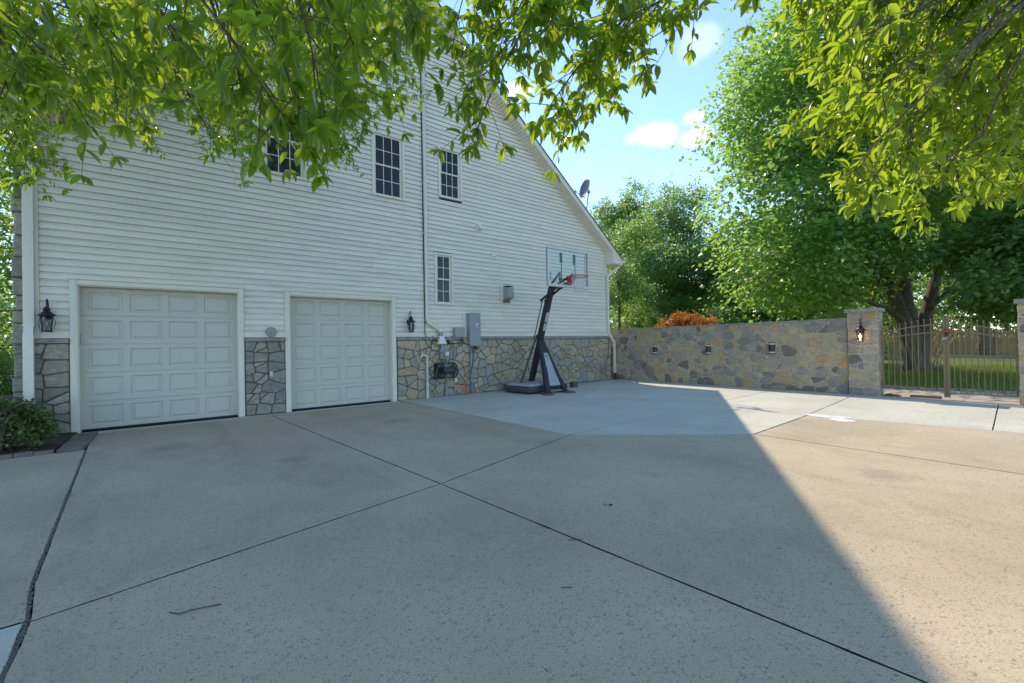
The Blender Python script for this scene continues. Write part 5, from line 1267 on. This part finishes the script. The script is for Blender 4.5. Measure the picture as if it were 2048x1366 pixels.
def tree(name, label, base, stems, lobes, nleaf, size, mat, seed, bark='bark', group=None, tmpl='far', cat='tree', limbs=6, hollow=.45, tuft=34, **kw):
    """stems: list of (points, r0, r1) in world space"""
    t = thing(name, label, cat, (base[0], base[1], 0), group=group)
    m = MB(); tips = []
    for pts, r0, r1 in stems:
        pp = []
        for a, b in zip(pts, pts[1:]): w = wiggle(a, b, 0, 4, .05); pp += w[:-1]
        pp.append(Vector(pts[-1])); n = len(pp) - 1; rs = taper(r0, r1, n); rs[0] *= 1.35; m.tube(pp, rs, 9); tips.append((pp, rs))
    m.build('trunk', M[bark], t, smooth=True)
    o, C = crown('crown', t, lobes, nleaf, size, M[mat], seed, hollow, tuft, tmpl, **kw)
    R = random.Random(seed); b = MB()
    for l in lobes[:max(1, limbs)]:
        for q in range(2 if len(lobes) < 6 else 1):
            pp, rs = R.choice(tips); i = R.randrange(len(pp) // 2, len(pp)); a = pp[i]
            e = Vector((l[0] + R.uniform(-.5, .5) * l[3], l[1] + R.uniform(-.5, .5) * l[4], l[2] + R.uniform(-.2, .5) * l[5])); w = wiggle(a, e, .25, 7, .06); b.tube(w, taper(max(.02, rs[i] * .55), .012, 7), 6)
            for k in range(3):
                s = w[R.randrange(3, 7)]; e2 = s + Vector((R.gauss(0, .5) * l[3], R.gauss(0, .5) * l[4], R.uniform(-.1, .6) * l[5])); b.tube(wiggle(s, e2, .1, 5, .08), taper(.03, .007, 5), 5)
    if b.v: b.build('branch', M[bark], t, smooth=True)
    return t

# big many-stemmed maple behind the gate
bx_, by_ = 24.8, 3.8
RTX, RTY, FWX, FWY = .788, -.616, .616, .788     # sideways and away, seen from the drive
def off(lat, away, z): return (bx_ + RTX * lat + FWX * away, by_ + RTY * lat + FWY * away, z)
stems = [([off(0, 0, -.1), off(-.25, 0, 1.2), off(-.85, -.1, 2.9), off(-1.5, 0, 4.7), off(-2.6, .2, 8.5), off(-3.2, .3, 12)], .40, .06),
         ([off(.1, .1, -.1), off(.0, .1, 1.5), off(-.25, .2, 3.2), off(-.55, .3, 5.8), off(-.4, .6, 10), off(-.2, .6, 14)], .42, .06),
         ([off(.1, 0, -.1), off(.25, 0, 1.5), off(.8, .1, 3.3), off(1.35, .2, 5.0), off(2.4, .5, 9), off(3, .6, 12)], .36, .05),
         ([off(-.6, -.1, 2.1), off(-1.6, -.5, 2.6), off(-3.3, -.9, 3.1), off(-5.2, -1.2, 3.9)], .13, .03),
         ([off(.55, 0, 2.6), off(1.2, -.3, 3.4), off(1.9, -.5, 4.3)], .12, .04)]
def lob(lat, away, z, r, rz): return (*off(lat, away, z), r, r, rz)
lobes = [lob(-5.2, .2, 11.5, 3.3, 3.4), lob(-4.6, -.3, 7.6, 3.9, 2.9), lob(-5.6, -.8, 4.6, 2.9, 2.3), lob(-2.4, -.5, 14.2, 4.4, 3.6), lob(.5, .2, 12.5, 4.8, 4.0), lob(-1.6, -1.2, 8.2, 3.5, 2.8), lob(3.8, .6, 10.0, 4.6, 3.8),
         lob(-2.9, 1.0, 4.8, 2.6, 1.9), lob(6.2, .5, 7.5, 3.6, 3.0)]
tree('maple_tree', 'large many-stemmed maple filling the sky behind the gate', (bx_, by_), stems, lobes, 108000, .16, 'leaf_maple', 3, tmpl='lobe', limbs=9, hollow=.28, tuft=30, spread=.38)
# dry shoots sprouting round the foot of the maple
sh = MB(); Rs = random.Random(2)
for i in range(26):
    a = off(Rs.uniform(-1.3, -.3) if i % 2 else Rs.uniform(.3, .7), Rs.uniform(-.5, .2), 0); L = Rs.uniform(1.3, 3.0); lean = Rs.uniform(.25, .95) * (1 if i % 2 == 0 else -.5)
    sh.tube(wiggle(a, (a[0] + RTX * lean * L * .6, a[1] + RTY * lean * L * .6, L), .15, 6, .05, i), taper(.022, .006, 6), 5)
tag(sh.build('dry_shoots', M['drywood']), 'tall dry straw coloured shoots round the foot of the maple', 'shrub')

def simple_tree(name, label, x, y, h, r, nleaf, size, mat, seed, low=.25, trunk=.18, group=None, cat='tree', hollow=.35, k=7, tuft=30, **kw):
    R = random.Random(seed); lobes = []
    for i in range(k):
        u = (i + .5) / k; z = h * (low + (1 - low) * u * .93); prof = math.sin(math.pi * min(1, .22 + u * .72)) ** .7; a = i * 2.4 + R.random(); rr = r * prof
        q = rr * R.uniform(.30, .55); lobes.append((x + q * math.cos(a), y + q * math.sin(a), z, rr * R.uniform(.6, .85), rr * R.uniform(.6, .85), h * (1 - low) / k * R.uniform(.95, 1.4)))
    lean = (R.uniform(-.3, .3), R.uniform(-.3, .3))
    return tree(name, label, (x, y), [([(x, y, -.1), (x + lean[0] * .4, y + lean[1] * .4, h * .35), (x + lean[0], y + lean[1], h * .85)], trunk, trunk * .25)], lobes, nleaf, size, M and mat, seed, group=group, cat=cat, limbs=k, hollow=hollow, tuft=tuft, **kw)
G = 'trees growing beyond the garden wall'
simple_tree('leafy_tree', 'tall bright green tree beyond the wall, right of the house roof', 30.6, 18.7, 14.2, 4.7, 54000, .20, 'leaf_light', 41, low=.10, group=G, k=9)
simple_tree('leafy_tree', 'dark green tree rising just behind the low end of the house roof', 34.6, 26.0, 16.6, 4.4, 40000, .24, 'leaf_deep', 42, low=.30, group=G, k=8)
simple_tree('leafy_tree', 'light green tree filling the gap between the bright tree and the maple', 32.6, 15.9, 10.6, 3.6, 28000, .19, 'leaf_light', 62, low=.08, group=G, k=8)
simple_tree('slender_tree', 'slim dark trunked tree by the white corner downspout of the house', 23.6, 18.4, 7.5, 1.7, 6000, .15, 'leaf_light', 43, low=.52, trunk=.14, group=G)
simple_tree('leafy_tree', 'mid green tree behind the stone wall, left of the maple', 29.5, 12.6, 8.6, 3.6, 30000, .19, 'leaf_maple', 44, low=.05, group=G, k=8)
simple_tree('leafy_tree', 'bluish green tree low behind the middle of the stone wall', 33.5, 15.6, 7.0, 3.4, 24000, .20, 'leaf_deep', 45, low=.05, group=G)
simple_tree('leafy_tree', 'yellowish green young tree behind the wall near the lantern pillar', 27.5, 8.8, 6.4, 2.9, 20000, .17, 'leaf_light', 46, low=.05, group=G)
simple_tree('young_maple', 'young maple with low hanging branches at the right edge beyond the gate', 22.3, .55, 7.0, 2.5, 15000, .17, 'leaf_light', 47, low=.34, trunk=.09, k=7, tmpl='lobe')
simple_tree('shade_tree', 'dark shade tree beyond the gate in front of the board fence', 42.0, 3.1, 15.0, 5.0, 20000, .26, 'leaf_deep', 48, low=.36, trunk=.38, group=G, k=8)
simple_tree('shade_tree', 'dense dark tree behind the board fence, left of the gate stiles', 49.5, 9.5, 15.0, 6.5, 22000, .28, 'leaf_deep', 49, low=.06, trunk=.35, group=G, k=8)
simple_tree('shade_tree', 'dense dark tree behind the board fence at the far right', 50.0, -2.0, 14.0, 6.5, 18000, .28, 'leaf_deep', 50, low=.06, trunk=.35, group=G, k=8)
simple_tree('understory_shrub', 'light green shrub seen over the wall next to the white downspout', 26.5, 21.0, 3.6, 1.6, 7000, .13, 'leaf_light', 51, low=.08, trunk=.05, cat='shrub')
simple_tree('understory_shrub', 'green shrub over the wall left of the orange bush', 24.5, 16.0, 3.4, 1.7, 7000, .13, 'leaf_maple', 52, low=.08, trunk=.05, cat='shrub')
simple_tree('understory_shrub', 'green shrub over the wall right of the orange bush', 24.5, 11.8, 3.5, 1.8, 7000, .13, 'leaf_light', 58, low=.08, trunk=.05, cat='shrub')
simple_tree('understory_shrub', 'dark shrub filling the shade beyond the gate under the maple', 38.5, 9.0, 3.0, 2.0, 6000, .17, 'leaf_deep', 59, low=.06, trunk=.05, cat='shrub')
ob = tree('orange_maple', 'low orange leaved Japanese maple showing over the stone wall', (16.4, 9.45), [([(16.4, 9.45, 0), (16.35, 9.4, .9), (16.3, 9.5, 1.7)], .06, .02), ([(16.4, 9.45, .5), (16.7, 9.9, 1.6)], .04, .015)],
          [(16.40, 9.40, 2.15, .85, .85, .45), (16.15, 10.15, 2.0, .75, .75, .40), (16.65, 8.75, 2.1, .8, .8, .42), (16.3, 9.7, 2.35, .5, .5, .30)], 9000, .075, 'leaf_red', 53, cat='shrub', spread=.14)
# left of the house
simple_tree('shade_tree', 'green tree seen past the front corner of the house', -6.3, 24.5, 12.0, 3.6, 16000, .18, 'leaf_deep', 54, low=.22, group=None)
simple_tree('evergreen_shrub', 'tall dark evergreen past the front corner of the house', -3.75, 15.6, 3.0, 1.15, 9000, .09, 'leaf_deep', 55, low=.02, trunk=.08, cat='shrub')
# clipped shrub in the bed
s = tree('garden_shrub', 'leafy green shrub in the planting bed beside the left garage door', (-2.05, 9.65), [([(-2.05, 9.65, 0), (-2.0, 9.6, .3)], .03, .015), ([(-2.05, 9.65, 0), (-2.3, 9.8, .4)], .025, .01)],
         [(-2.05, 9.64, .42, .46, .40, .38), (-1.80, 9.60, .33, .32, .32, .28), (-2.4, 9.75, .42, .5, .42, .40), (-1.95, 9.50, .28, .44, .36, .26), (-2.75, 9.7, .4, .45, .4, .36)], 9500, .060, 'leaf_shrub', 56, cat='shrub', spread=.085, hollow=.55, tuft=14, droop=.1)
# distant wood as one mass
wl_ = []
Rk = random.Random(60)
for i in range(46):
    a = math.radians(-14 + 140 * i / 45); R_ = Rk.uniform(66, 84); wl_.append((R_ * math.cos(a), R_ * math.sin(a), Rk.uniform(4, 7), 5.5, 5.5, Rk.uniform(6, 10)))
o, _ = crown('distant_wood', None, wl_, 90000, .55, M['leaf_deep'], 61, hollow=.25, spread=.9, tuft=30); stuff(o)

# ------------------------------------------------------------------ overhanging oaks
LEFT_TIPS=[('f',2.82,8.68,5.24),('f',0.58,8.77,6.65),('f',-2.42,11.39,6.5),('f',-0.08,8.08,6.78),('f',-2.02,9.34,3.64),('f',1.63,9.1,7.5),('f',-0.19,8.55,5.5),('f',2.02,9.98,9.01),('f',0.9,9.24,7.11),('f',3.14,7.52,7.93),('f',3.5,8.57,9),('f',1.73,7.46,7.42),('f',0.41,7.31,5.29),('f',-1.29,9.51,6.16),('f',2.5,7.54,6.65),('f',-1.57,9.46,4.76),('f',-1.14,9.65,6.31),('f',2.75,8.52,6.46),('f',0.52,8.75,6.8),('f',-2.56,11.04,4.25),('f',-2.01,10.15,4.4),('f',2.12,8.15,5.41),('f',2.09,10.11,7.2),('f',-1.16,9.21,4.98),('f',-2.44,13.03,5.96),('f',1.57,9.59,7.14),('f',2.6,8.05,7.47),('f',2.61,7.8,7.49),('f',-0.16,9.89,5.92),('f',-0.59,8.48,5.62),('f',-2.9,12.24,6.61),('f',4.02,8.56,7.79),('f',4.13,7.39,7.79),('f',-1.87,11.01,5.96),('f',-1.08,10.29,6.03),('f',1.01,10.42,8.59),('f',2.31,5.81,5.72),('f',0.14,8.3,6.99),('f',-3.35,14.2,8.5),('f',3.3,7.74,6.4),('f',3.3,8.46,7.39),('f',2.49,7.87,6.49),('f',0.89,7.07,4.4),('f',0.51,9.44,5.39),('f',-2.7,12.32,7.86),('f',-1.15,8.85,6.24),('f',-2.47,11.52,7.2),('f',-0.59,11.99,7.6),('f',-0.27,8.07,4.56),('f',0.42,7.46,4.46),('f',0.61,7.54,5.87),('f',0.52,10.02,8.33),('f',-2.98,13.65,6.8),('f',-2.3,10.04,5.26),('f',0.49,10.73,6.32),('f',1.78,7.12,5.4),('f',0.93,9.11,6.17),('f',1.42,9.66,7.68),('f',0.7,7.54,4.74),('f',-0.86,10.26,6.28),('f',-1.24,12.16,8.9),('f',-2.54,11.05,6.78),('f',3.29,8.33,8.09),('f',1.73,8.12,6.91),('f',-2.84,13.74,8.47),('f',1.61,8,5.84),('f',0.94,10.29,6.92),('f',-0.82,8.55,5.29),('f',3.09,6.58,6.78),('f',1.74,6.83,6.16),('f',-2.14,10.96,4.31),('f',-0.37,9.56,7.12),('f',-2.5,10.54,7.15),('f',-1.35,10.39,6.26),('f',3.35,7.81,7.46),('f',-2.24,11.77,4.86),('f',-0.61,9.09,5.15),('f',0.61,10.07,8.18),('f',2.41,8.67,5.07),('f',0.38,9.05,6.34),('f',3.42,6.83,6.41),('f',2.6,6.28,5.64),('f',-0.39,11.37,7.38),('f',-2.27,10.85,6.67),('f',-1.17,9.72,7.26),('f',-3.14,13.91,8.61),('f',3.02,6.49,6.94),('f',-1.8,9.82,5.83),('f',2.39,7.3,7.58),('f',-2.41,11.65,4.48),('f',0.39,9.84,7.33),('f',-2.25,11.02,5.84),('f',-1.73,11.8,6.9),('f',1.66,6.39,4.43),('f',0.01,11.45,7.46),('f',-0.59,9.97,6.25),('f',-2.32,11.28,6.54),('f',3.39,6.8,5.89),('f',0.79,8.13,5.24),('f',1.06,10.18,5.33),('f',-1.07,10.32,6.72),('f',2.95,5.67,6.37),('f',2.23,7.31,5.83),('f',-1.16,10.51,6.69),('f',2.45,7.17,6.12),('f',2,6.44,6.82),('f',1.98,9.74,8.2),('f',1.32,7.18,6.39),('f',-0.36,10.9,8.55),('f',-2.27,11.13,7.28),('f',-1.63,10.95,4.79),('f',-1.31,11.46,5.1),('f',2.08,6.02,6.57),('f',3.36,6.99,7.05),('f',-1.05,10.34,5.7),('f',-0.38,9.68,5.68),('f',0.78,6.98,5.74),('f',0.91,6.92,6.37),('f',2.53,7.66,5.35),('f',0.42,9.17,5.39),('f',0.57,8.53,7.31),('f',0.91,7.35,6.33),('f',1.03,8.3,6.73),('f',-0.67,10.92,6.09),('f',2.02,9.43,6.58),('f',0.71,10.24,5.56),('f',-1.81,9.01,6.01),('f',-1.04,9.8,7.34),('f',-0.75,10.22,5.84),('f',-2.91,13.26,7.72),('f',-1.14,10.83,7.63),('f',3.69,8.05,6.86),('f',0.72,9.9,6.95),('f',1.65,6.61,4.41),('f',3.71,8.77,8.72),('f',-1.46,11.07,5.59),('f',-2.8,12.29,7.63),('f',-0.02,8.69,5.42),('f',2.76,9.21,6.56),('f',1.81,10.34,6.65),('f',3.24,6.48,6.83),('f',-1.98,11.18,6.68),('f',-1.38,8.94,4.59),('f',3.61,7.94,8.31),('f',-0.84,10.93,6.45),('f',0,8.56,6.54),('f',2.3,9.27,5.17),('f',-1.33,10.9,7.55),('f',0.76,10.86,8.55),('f',3.11,8.58,7.05),('m',-1.07,5.64,4.29),('m',1.88,4.94,5.7),('m',-1.12,6.39,3.18),('m',1.51,4.49,4.7),('m',-0.44,7.9,6.5),('m',-1.28,7.28,5.73),('m',0.66,5.48,4.04),('m',-1.36,8.05,3.88),('m',0.24,5.55,3.96),('m',0.81,4.31,4.39),('m',1.96,5.99,5.28),('m',0.26,4.83,4.62),('m',-0.85,7.96,5.09),('m',1.55,6.31,5.14),('m',0.55,5.55,3.68),('m',-0.07,4.96,4.77),('m',-1.58,7.19,4.43),('m',0.98,5.44,4.42),('m',-1.54,8.15,4.77),('m',-1.79,8.98,6.44),('m',-0.31,5.53,4.68),('m',0.31,4.42,3.14),('m',-1.45,8.68,3.9),('m',-0.96,5.32,3.22),('m',-1.94,8.99,5.68),('m',-1.47,8.42,4.61),('m',-0.55,7.72,4.76),('m',-0.82,6.42,4.47),('m',1.69,3.84,3.68),('m',-1.17,7.29,4.77),('m',1.27,4.88,3.6),('m',-1.45,7.84,5.61),('m',0.21,4.98,3.82),('m',-0.55,6.42,4.21),('m',0.91,6.61,5.42),('m',0.76,5.75,3.82),('m',-0.36,7.65,5.12),('m',-1.38,7.91,5.42),('m',-1.3,5.97,4.75),('m',-1.54,7.73,3.56),('m',1.08,4.27,3.7),('m',1.23,3.8,4.33),('m',-0.32,6.64,4.3),('m',1.35,3.52,3.54),('m',-1.27,5.71,3.25),('m',1.86,4.28,4.98),('m',1.36,4.03,4.81),('m',1.85,5.13,4.02),('m',0.18,5.26,4.08),('m',-0.55,5.72,4.5),('m',1.48,5.07,4.2),('m',0.38,5.85,4.21),('m',-1.53,8.31,6.02),('m',0.92,6.33,4.63),('m',-0.96,8.13,6.04),('m',0.54,4.46,4.75),('m',-1.29,5.73,4.04),('m',0.13,6.73,5.26),('m',2.1,4.12,4.64),('m',-1.23,5.67,4.49),('m',-1.78,7.56,3.71),('m',-0.18,5.67,3.7),('m',0.07,5.15,3.95),('m',1.99,5.02,4.83),('m',-1.51,7.97,4.27),('m',-1.45,6.48,4.01),('m',-0.25,6.77,4.8),('m',-0.14,5.35,4.29),('m',-1.83,8.67,5.8),('m',-0.05,5.8,4.42),('m',1.4,4.89,4.37),('m',0.99,4.28,4.83),('m',0.87,5.27,5.16),('m',1.33,4.36,3.74),('m',1.07,6.09,5.88),('m',1.68,3.64,4.68),('m',-0.32,6.43,4),('m',0.77,5.18,3.68),('m',-2.07,8.95,4.48),('m',1.6,5.29,3.79),('n',0.24,2.26,2.99),('n',-0.55,3.39,2.87),('n',1.05,2.47,3.58),('n',0.03,2.2,2.68),('n',-0.54,2.72,2.54),('n',0.09,2.42,2.73),('n',0.57,1.75,2.47),('n',-0.62,2.99,2.93),('n',0.71,2.45,2.91),('n',0.48,2.82,3.13),('n',0.59,2.44,3.23),('n',0.64,2.22,3.02),('n',0.14,3.18,3.58),('n',0.77,1.58,2.76),('n',-0.42,3.28,2.92),('n',0.7,1.93,2.89),('n',-0.4,3.64,2.83),('n',0.22,2.02,2.52),('n',-0.17,2.42,2.65),('n',0.38,1.77,2.37),('n',-0.31,2.83,2.92),('n',-0.19,3.09,3.36),('n',0.64,1.84,2.69),('n',-0.33,3.51,3.5),('n',-0.74,3.68,3.41),('n',-0.49,2.69,2.62),('n',0.54,2.39,2.53),('n',-0.39,3.2,2.75),('n',0.35,1.83,2.31),('n',0.83,2.23,3.34),('n',0.21,2.68,3.37),('n',-0.48,3.59,3.6),('n',-0.39,2.65,2.68),('n',0.46,1.74,2.37)]
RIGHT_TIPS=[('n',3.33,0.53,2.32),('n',4.38,0.33,3.76),('n',4.43,0.22,3.15),('n',3.47,0.99,3.84),('n',3.68,1.2,4.03),('n',3.04,0.63,2.33),('n',4.19,0.29,2.95),('n',2.53,0.98,3.4),('n',3.9,0.32,2.73),('n',4.33,0.33,3.43),('n',4.81,0.18,2.51),('n',3.8,0.29,2.35),('n',4.19,0.77,2.69),('n',3.86,1.05,3.83),('n',4.54,0.52,3.32),('n',4.34,0.07,2.64),('n',3.9,0.64,3.44),('n',3.92,0.45,2.83),('n',2.81,0.8,2.87),('n',3.96,0.15,3.2),('n',4.04,0.8,3.89),('n',3.93,0.06,3.33),('n',3.36,0.85,2.91),('n',4.33,0.37,3.26),('n',3.58,0.63,2.82),('n',3.59,0.84,3.32),('n',4.46,0.13,3.56),('n',3.83,0.07,2.71),('n',3.04,0.58,2.78),('n',3.93,0.49,3.78),('n',4.26,0.38,3.81),('n',4.47,0.12,3.24),('n',5.09,0.16,2.81),('n',3.83,0.1,2.84),('n',2.94,0.72,2.33),('n',4.43,0.49,3.78),('n',3.68,1.16,3.82),('n',4.14,0.9,3.05),('n',3.99,0.92,3.31),('n',3.46,0.7,2.88),('m',6.26,0.92,3.63),('m',4.74,0.68,3.52),('m',5.4,0.31,2.87),('m',5.1,1.06,3.14),('m',5.85,0.08,3.15),('m',4.11,1.16,3.16),('m',4.13,0.83,3.79),('m',4.46,0.9,3.49),('m',4.31,1.02,3.16),('m',5.58,0.7,3),('m',6.16,1.03,5.05),('m',5.03,0.23,3.05),('m',4.3,0.77,3.22),('m',6.33,1.08,3.21),('m',4.03,0.92,2.77),('m',5.13,0.43,3.07),('m',5.66,1.13,3.11),('m',5.03,1.31,3.97),('m',5.57,0.53,3.8),('m',6.85,0.61,4.76),('m',4.34,0.87,3.3),('m',5.31,1.07,4.67),('m',6.3,0.81,5.21),('m',6.5,0.77,4.69),('m',4.01,1.1,3.72),('m',6.45,0.16,3.66),('m',4.77,0.8,3.48),('m',4.29,1.42,3.41),('m',4.32,0.91,3.13),('m',5.37,0.01,4.2),('m',7.66,0.04,4.08),('m',5.6,0.37,3.52),('m',4.72,1.29,4.66),('m',5.44,1.19,2.87),('m',7.35,0.12,4.65),('m',5.57,1.37,4.72),('m',5.59,0.92,3.98),('m',7.46,0.12,5.21),('m',4.85,0.79,3.86),('m',6.57,0.56,4.36),('m',4.18,0.94,3.47),('m',7.02,0.05,3.21),('m',6.26,0.68,3.68),('m',6.74,0.2,3.08),('m',6.22,0.49,4.57),('m',7.53,0.12,5.03),('m',5.28,0.29,3.68),('m',6.3,0.12,3.72),('m',5.02,0.75,2.49),('m',5.8,0.47,3.07),('m',6.62,0.41,4.11),('m',5.55,1.32,4.07),('m',5.53,0.63,3.76),('m',4.86,0.42,4),('m',4.01,1.29,4.29),('m',6.6,0.17,2.84),('m',6.19,0.54,2.9),('m',5.61,1.26,3.78),('m',5.13,0.8,4.59),('m',6.36,0.29,2.92),('n',1.44,2.24,2.94),('n',1.28,2.15,3.16),('n',1.39,1.93,3.01),('n',1.87,2.19,3.62),('n',1.57,2.1,3.44),('n',1.46,2.29,3.09),('n',1.41,2.12,3.39),('n',1.42,2.07,3.14),('n',1.47,1.93,3.16),('n',1.46,2.15,2.79),('n',2.53,1.84,3.91),('n',2.12,1.8,3.09),('n',1.6,1.64,3.31),('n',1.89,1.6,3.05),('n',2.24,1.72,3.07),('n',2.04,1.88,3.04),('n',1.75,1.43,3.02),('n',2.15,2.14,2.87),('n',2.08,1.49,3.12),('n',2.1,2.15,3.69),('n',2.14,2.08,3.02),('n',2.09,2.2,3.46),('n',1.73,1.63,3.4),('n',2.2,1.75,3.67),('n',1.61,1.77,2.69),('n',2.33,1.75,3.47),('n',2,2.15,3.73),('n',2.14,1.59,3.43),('n',1.8,1.67,3.04),('n',1.51,1.61,3.04),('n',2.46,1.94,3.41),('n',1.67,1.5,3.2)]

def oak(label, trunk, top, tips, crown_lobes, seed, nind):
    R = np.random.default_rng(seed); Rr = random.Random(seed); trunk = np.array((trunk[0], trunk[1], 0.0))
    t = thing('oak_tree', label, 'tree', (trunk[0], trunk[1], 0), group=None)
    m = MB(); w = wiggle((trunk[0], trunk[1], -.1), (trunk[0] + .1, trunk[1] + .1, top), 0, 6, .03); rs = taper(.30, .17, 6); rs[0] = .42; m.tube(w, rs, 12); m.tube(wiggle(w[-1], (trunk[0] + .3, trunk[1] - .2, top + 4), 0, 5, .05), taper(.16, .03, 5), 9); m.build('trunk', M['bark'], t, smooth=True)
    topv = Vector((trunk[0] + .1, trunk[1] + .1, top))
    acc = {'n': [], 'f': []}; tw = MB(); starts = []
    for kind, x, y, z in tips:
        tip = np.array((x, y, z)); outw = tip - trunk - np.array((0, 0, 0)); outw = np.array((outw[0], outw[1], 0)); outw = unit(outw)
        a = R.uniform(-.5, .5); outw = np.array((outw[0] * math.cos(a) - outw[1] * math.sin(a), outw[0] * math.sin(a) + outw[1] * math.cos(a), 0))
        el = math.radians(R.uniform(28, 72)); d = outw * math.cos(el) + np.array((0, 0, -math.sin(el)))
        L = {'n': .55, 'm': .75, 'f': 1.0}[kind] * R.uniform(.75, 1.25); start = tip - d * L; start[2] += .10 * L
        mid = (start + tip) / 2 + np.array((0, 0, .10 * L)) + R.normal(0, .03, 3)
        u = np.linspace(0, 1, 7)[:, None]; path = (1 - u) ** 2 * start + 2 * u * (1 - u) * mid + u ** 2 * tip
        tw.tube([tuple(p) for p in path], taper(.0060, .0022, 6), 5, cap=False); starts.append(start)
        nsub = {'n': 8, 'm': 14, 'f': 16}[kind]; nl = {'n': 8, 'm': 8, 'f': 7}[kind]
        for s in range(nsub + 1):
            if s == nsub: p0 = path[-2]; sd = unit(path[-1] - path[-2]); sl = .10
            else:
                uu = R.uniform(.10, 1); i = min(5, int(uu * 6)); p0 = path[i] + (path[i + 1] - path[i]) * (uu * 6 - i)
                ax = unit(path[i + 1] - path[i]); sd = unit(ax * .6 + unit(R.normal(size=3)) * .9 + np.array((0, 0, -.35))); sl = R.uniform(.10, .30) * (1.25 if kind == 'f' else 1)
            e = p0 + sd * sl + np.array((0, 0, -.12 * sl))
            if kind != 'f' or s % 2 == 0: tw.tube([tuple(p0), tuple((p0 + e) / 2 + np.array((0, 0, .03 * sl))), tuple(e)], [.0026, .0020, .0012], 4, cap=False)
            n = nl + R.integers(-1, 3); k_ = max(1, n // 3); q = np.concatenate([R.uniform(.35, .9, k_), np.full(n - k_, 1.0)])
            P = p0 + (e - p0) * q[:, None]; ang = np.arange(n) * 2.4 + R.uniform(0, 6); up_ = np.array((0, 0, 1.0)); s1 = unit(np.cross(sd, up_)); s2 = np.cross(s1, sd)
            rad = s1[None] * np.cos(ang)[:, None] + s2[None] * np.sin(ang)[:, None]
            D = unit(sd[None] * R.uniform(.25, .8, (n, 1)) + rad * .95 + np.array((0, 0, -.24)) + R.normal(0, .18, (n, 3))); N = unit(np.array((0, 0, 1.0)) + .45 * rad + R.normal(0, .35, (n, 3)))
            Ln = R.uniform(.058, .108, n); acc['f' if kind == 'f' else 'n'].append((P, D, N, Ln))
    TS = np.array(starts)
    # limbs from the trunk to hubs, then a thin bough to each spray
    hubs = [TS[0]]
    for _ in range(13):
        dmin = np.min([((TS - h) ** 2).sum(1) for h in hubs], axis=0); hubs.append(TS[int(np.argmax(dmin))])
    br = MB(); lim = []
    for h in hubs:
        hp = Vector(h) + Vector((0, 0, .75)); hp = hp + (topv - hp) * .10; w = wiggle(topv, hp, .55, 9, .05); rs = taper(.055, .010, 9); br.tube(w, rs, 7); lim += [(p, r) for p, r in zip(w, rs)]
    LP = np.array([tuple(p) for p, _ in lim])
    for s in starts:
        dd = ((LP - s) ** 2).sum(1) + 4.0 * np.maximum(0, s[2] + .1 - LP[:, 2]); i = int(np.argmin(dd)); w = wiggle(tuple(LP[i]), tuple(s), .06, 5, .05); br.tube(w, taper(min(.016, lim[i][1]), .006, 5), 5, cap=False)
    br.build('branch', M['bark'], t, smooth=True); tw.build('twig', M['twig'], t)
    cat_ = lambda k, j: np.concatenate([x[j] for x in acc[k]]) if acc[k] else np.zeros((0, 3) if j < 3 else 0)
    Pn, Dn, Nn, Ln = (cat_('n', j) for j in range(4))
    eye = np.array((0, 0, EYE)); order = np.argsort(((Pn - eye) ** 2).sum(1)); ind, rest = order[:nind], order[nind:]
    V, F = leaves(Pn[rest], Dn[rest], Nn[rest], Ln[rest], Ln[rest] * .33, T_NEAR_V, T_NEAR_F); off_ = np.array(wloc(t))
    stuff(place('foliage', np_mesh('near_foliage', V - off_, F, M['leaf_oak'], smooth=True), t))
    if acc['f']:
        P, D, N, L = (cat_('f', j) for j in range(4)); V, F = leaves(P, D, N, L * 1.05, L * .34, T_FAR_V, T_FAR_F)
        stuff(place('foliage', np_mesh('far_foliage', V - off_, F, M['leaf_oak']), t))
    me = np_mesh('leaf', T_NEAR_V * np.array((1, .33, 1)), T_NEAR_F, M['leaf_oak_single'], smooth=True)
    for i in ind:
        d = Vector(unit(Dn[i])); s_ = Vector(Nn[i]).cross(d).normalized(); n_ = d.cross(s_); o = place('leaf', me, t); p = Vector(Pn[i] - off_); L = float(Ln[i]); cw, cn = random.uniform(.8, 1.25), random.uniform(.2, 2.6)
        o.matrix_basis = Matrix(((d.x * L, s_.x * L * cw, n_.x * L * cn, p.x), (d.y * L, s_.y * L * cw, n_.y * L * cn, p.y), (d.z * L, s_.z * L * cw, n_.z * L * cn, p.z), (0, 0, 0, 1)))
    o, _ = crown('crown', t, crown_lobes, 6000, .12, M['leaf_oak'], seed + 5, hollow=.35, tuft=24, droop=.5); return t
M['leaf_oak_single'] = leaf_mat('single_oak_leaf', [(.018, .056, .014), (.031, .078, .015), (.050, .110, .018)], (.58, .76, .035), .28, .55, .53)
oak('overhanging oak whose leafy boughs hang across the upper left over the garage wall', (-4.2, .2), 4.6, LEFT_TIPS, [(-5.2, -2.6, 8.4, 3.0, 2.8, 3.4), (-6.9, .0, 7.0, 2.4, 2.4, 2.0), (-3.6, -3.8, 7.2, 2.2, 2.0, 2.0)], 71, 150)
oak('overhanging oak whose sunlit boughs hang over the upper middle and upper right', (5.6, -3.4), 4.4, RIGHT_TIPS, [(6.0, -5.6, 8.4, 3.0, 2.8, 3.4), (3.4, -6.2, 7.4, 2.4, 2.2, 2.2), (8.6, -5.4, 6.8, 2.4, 2.2, 2.0)], 72, 150)
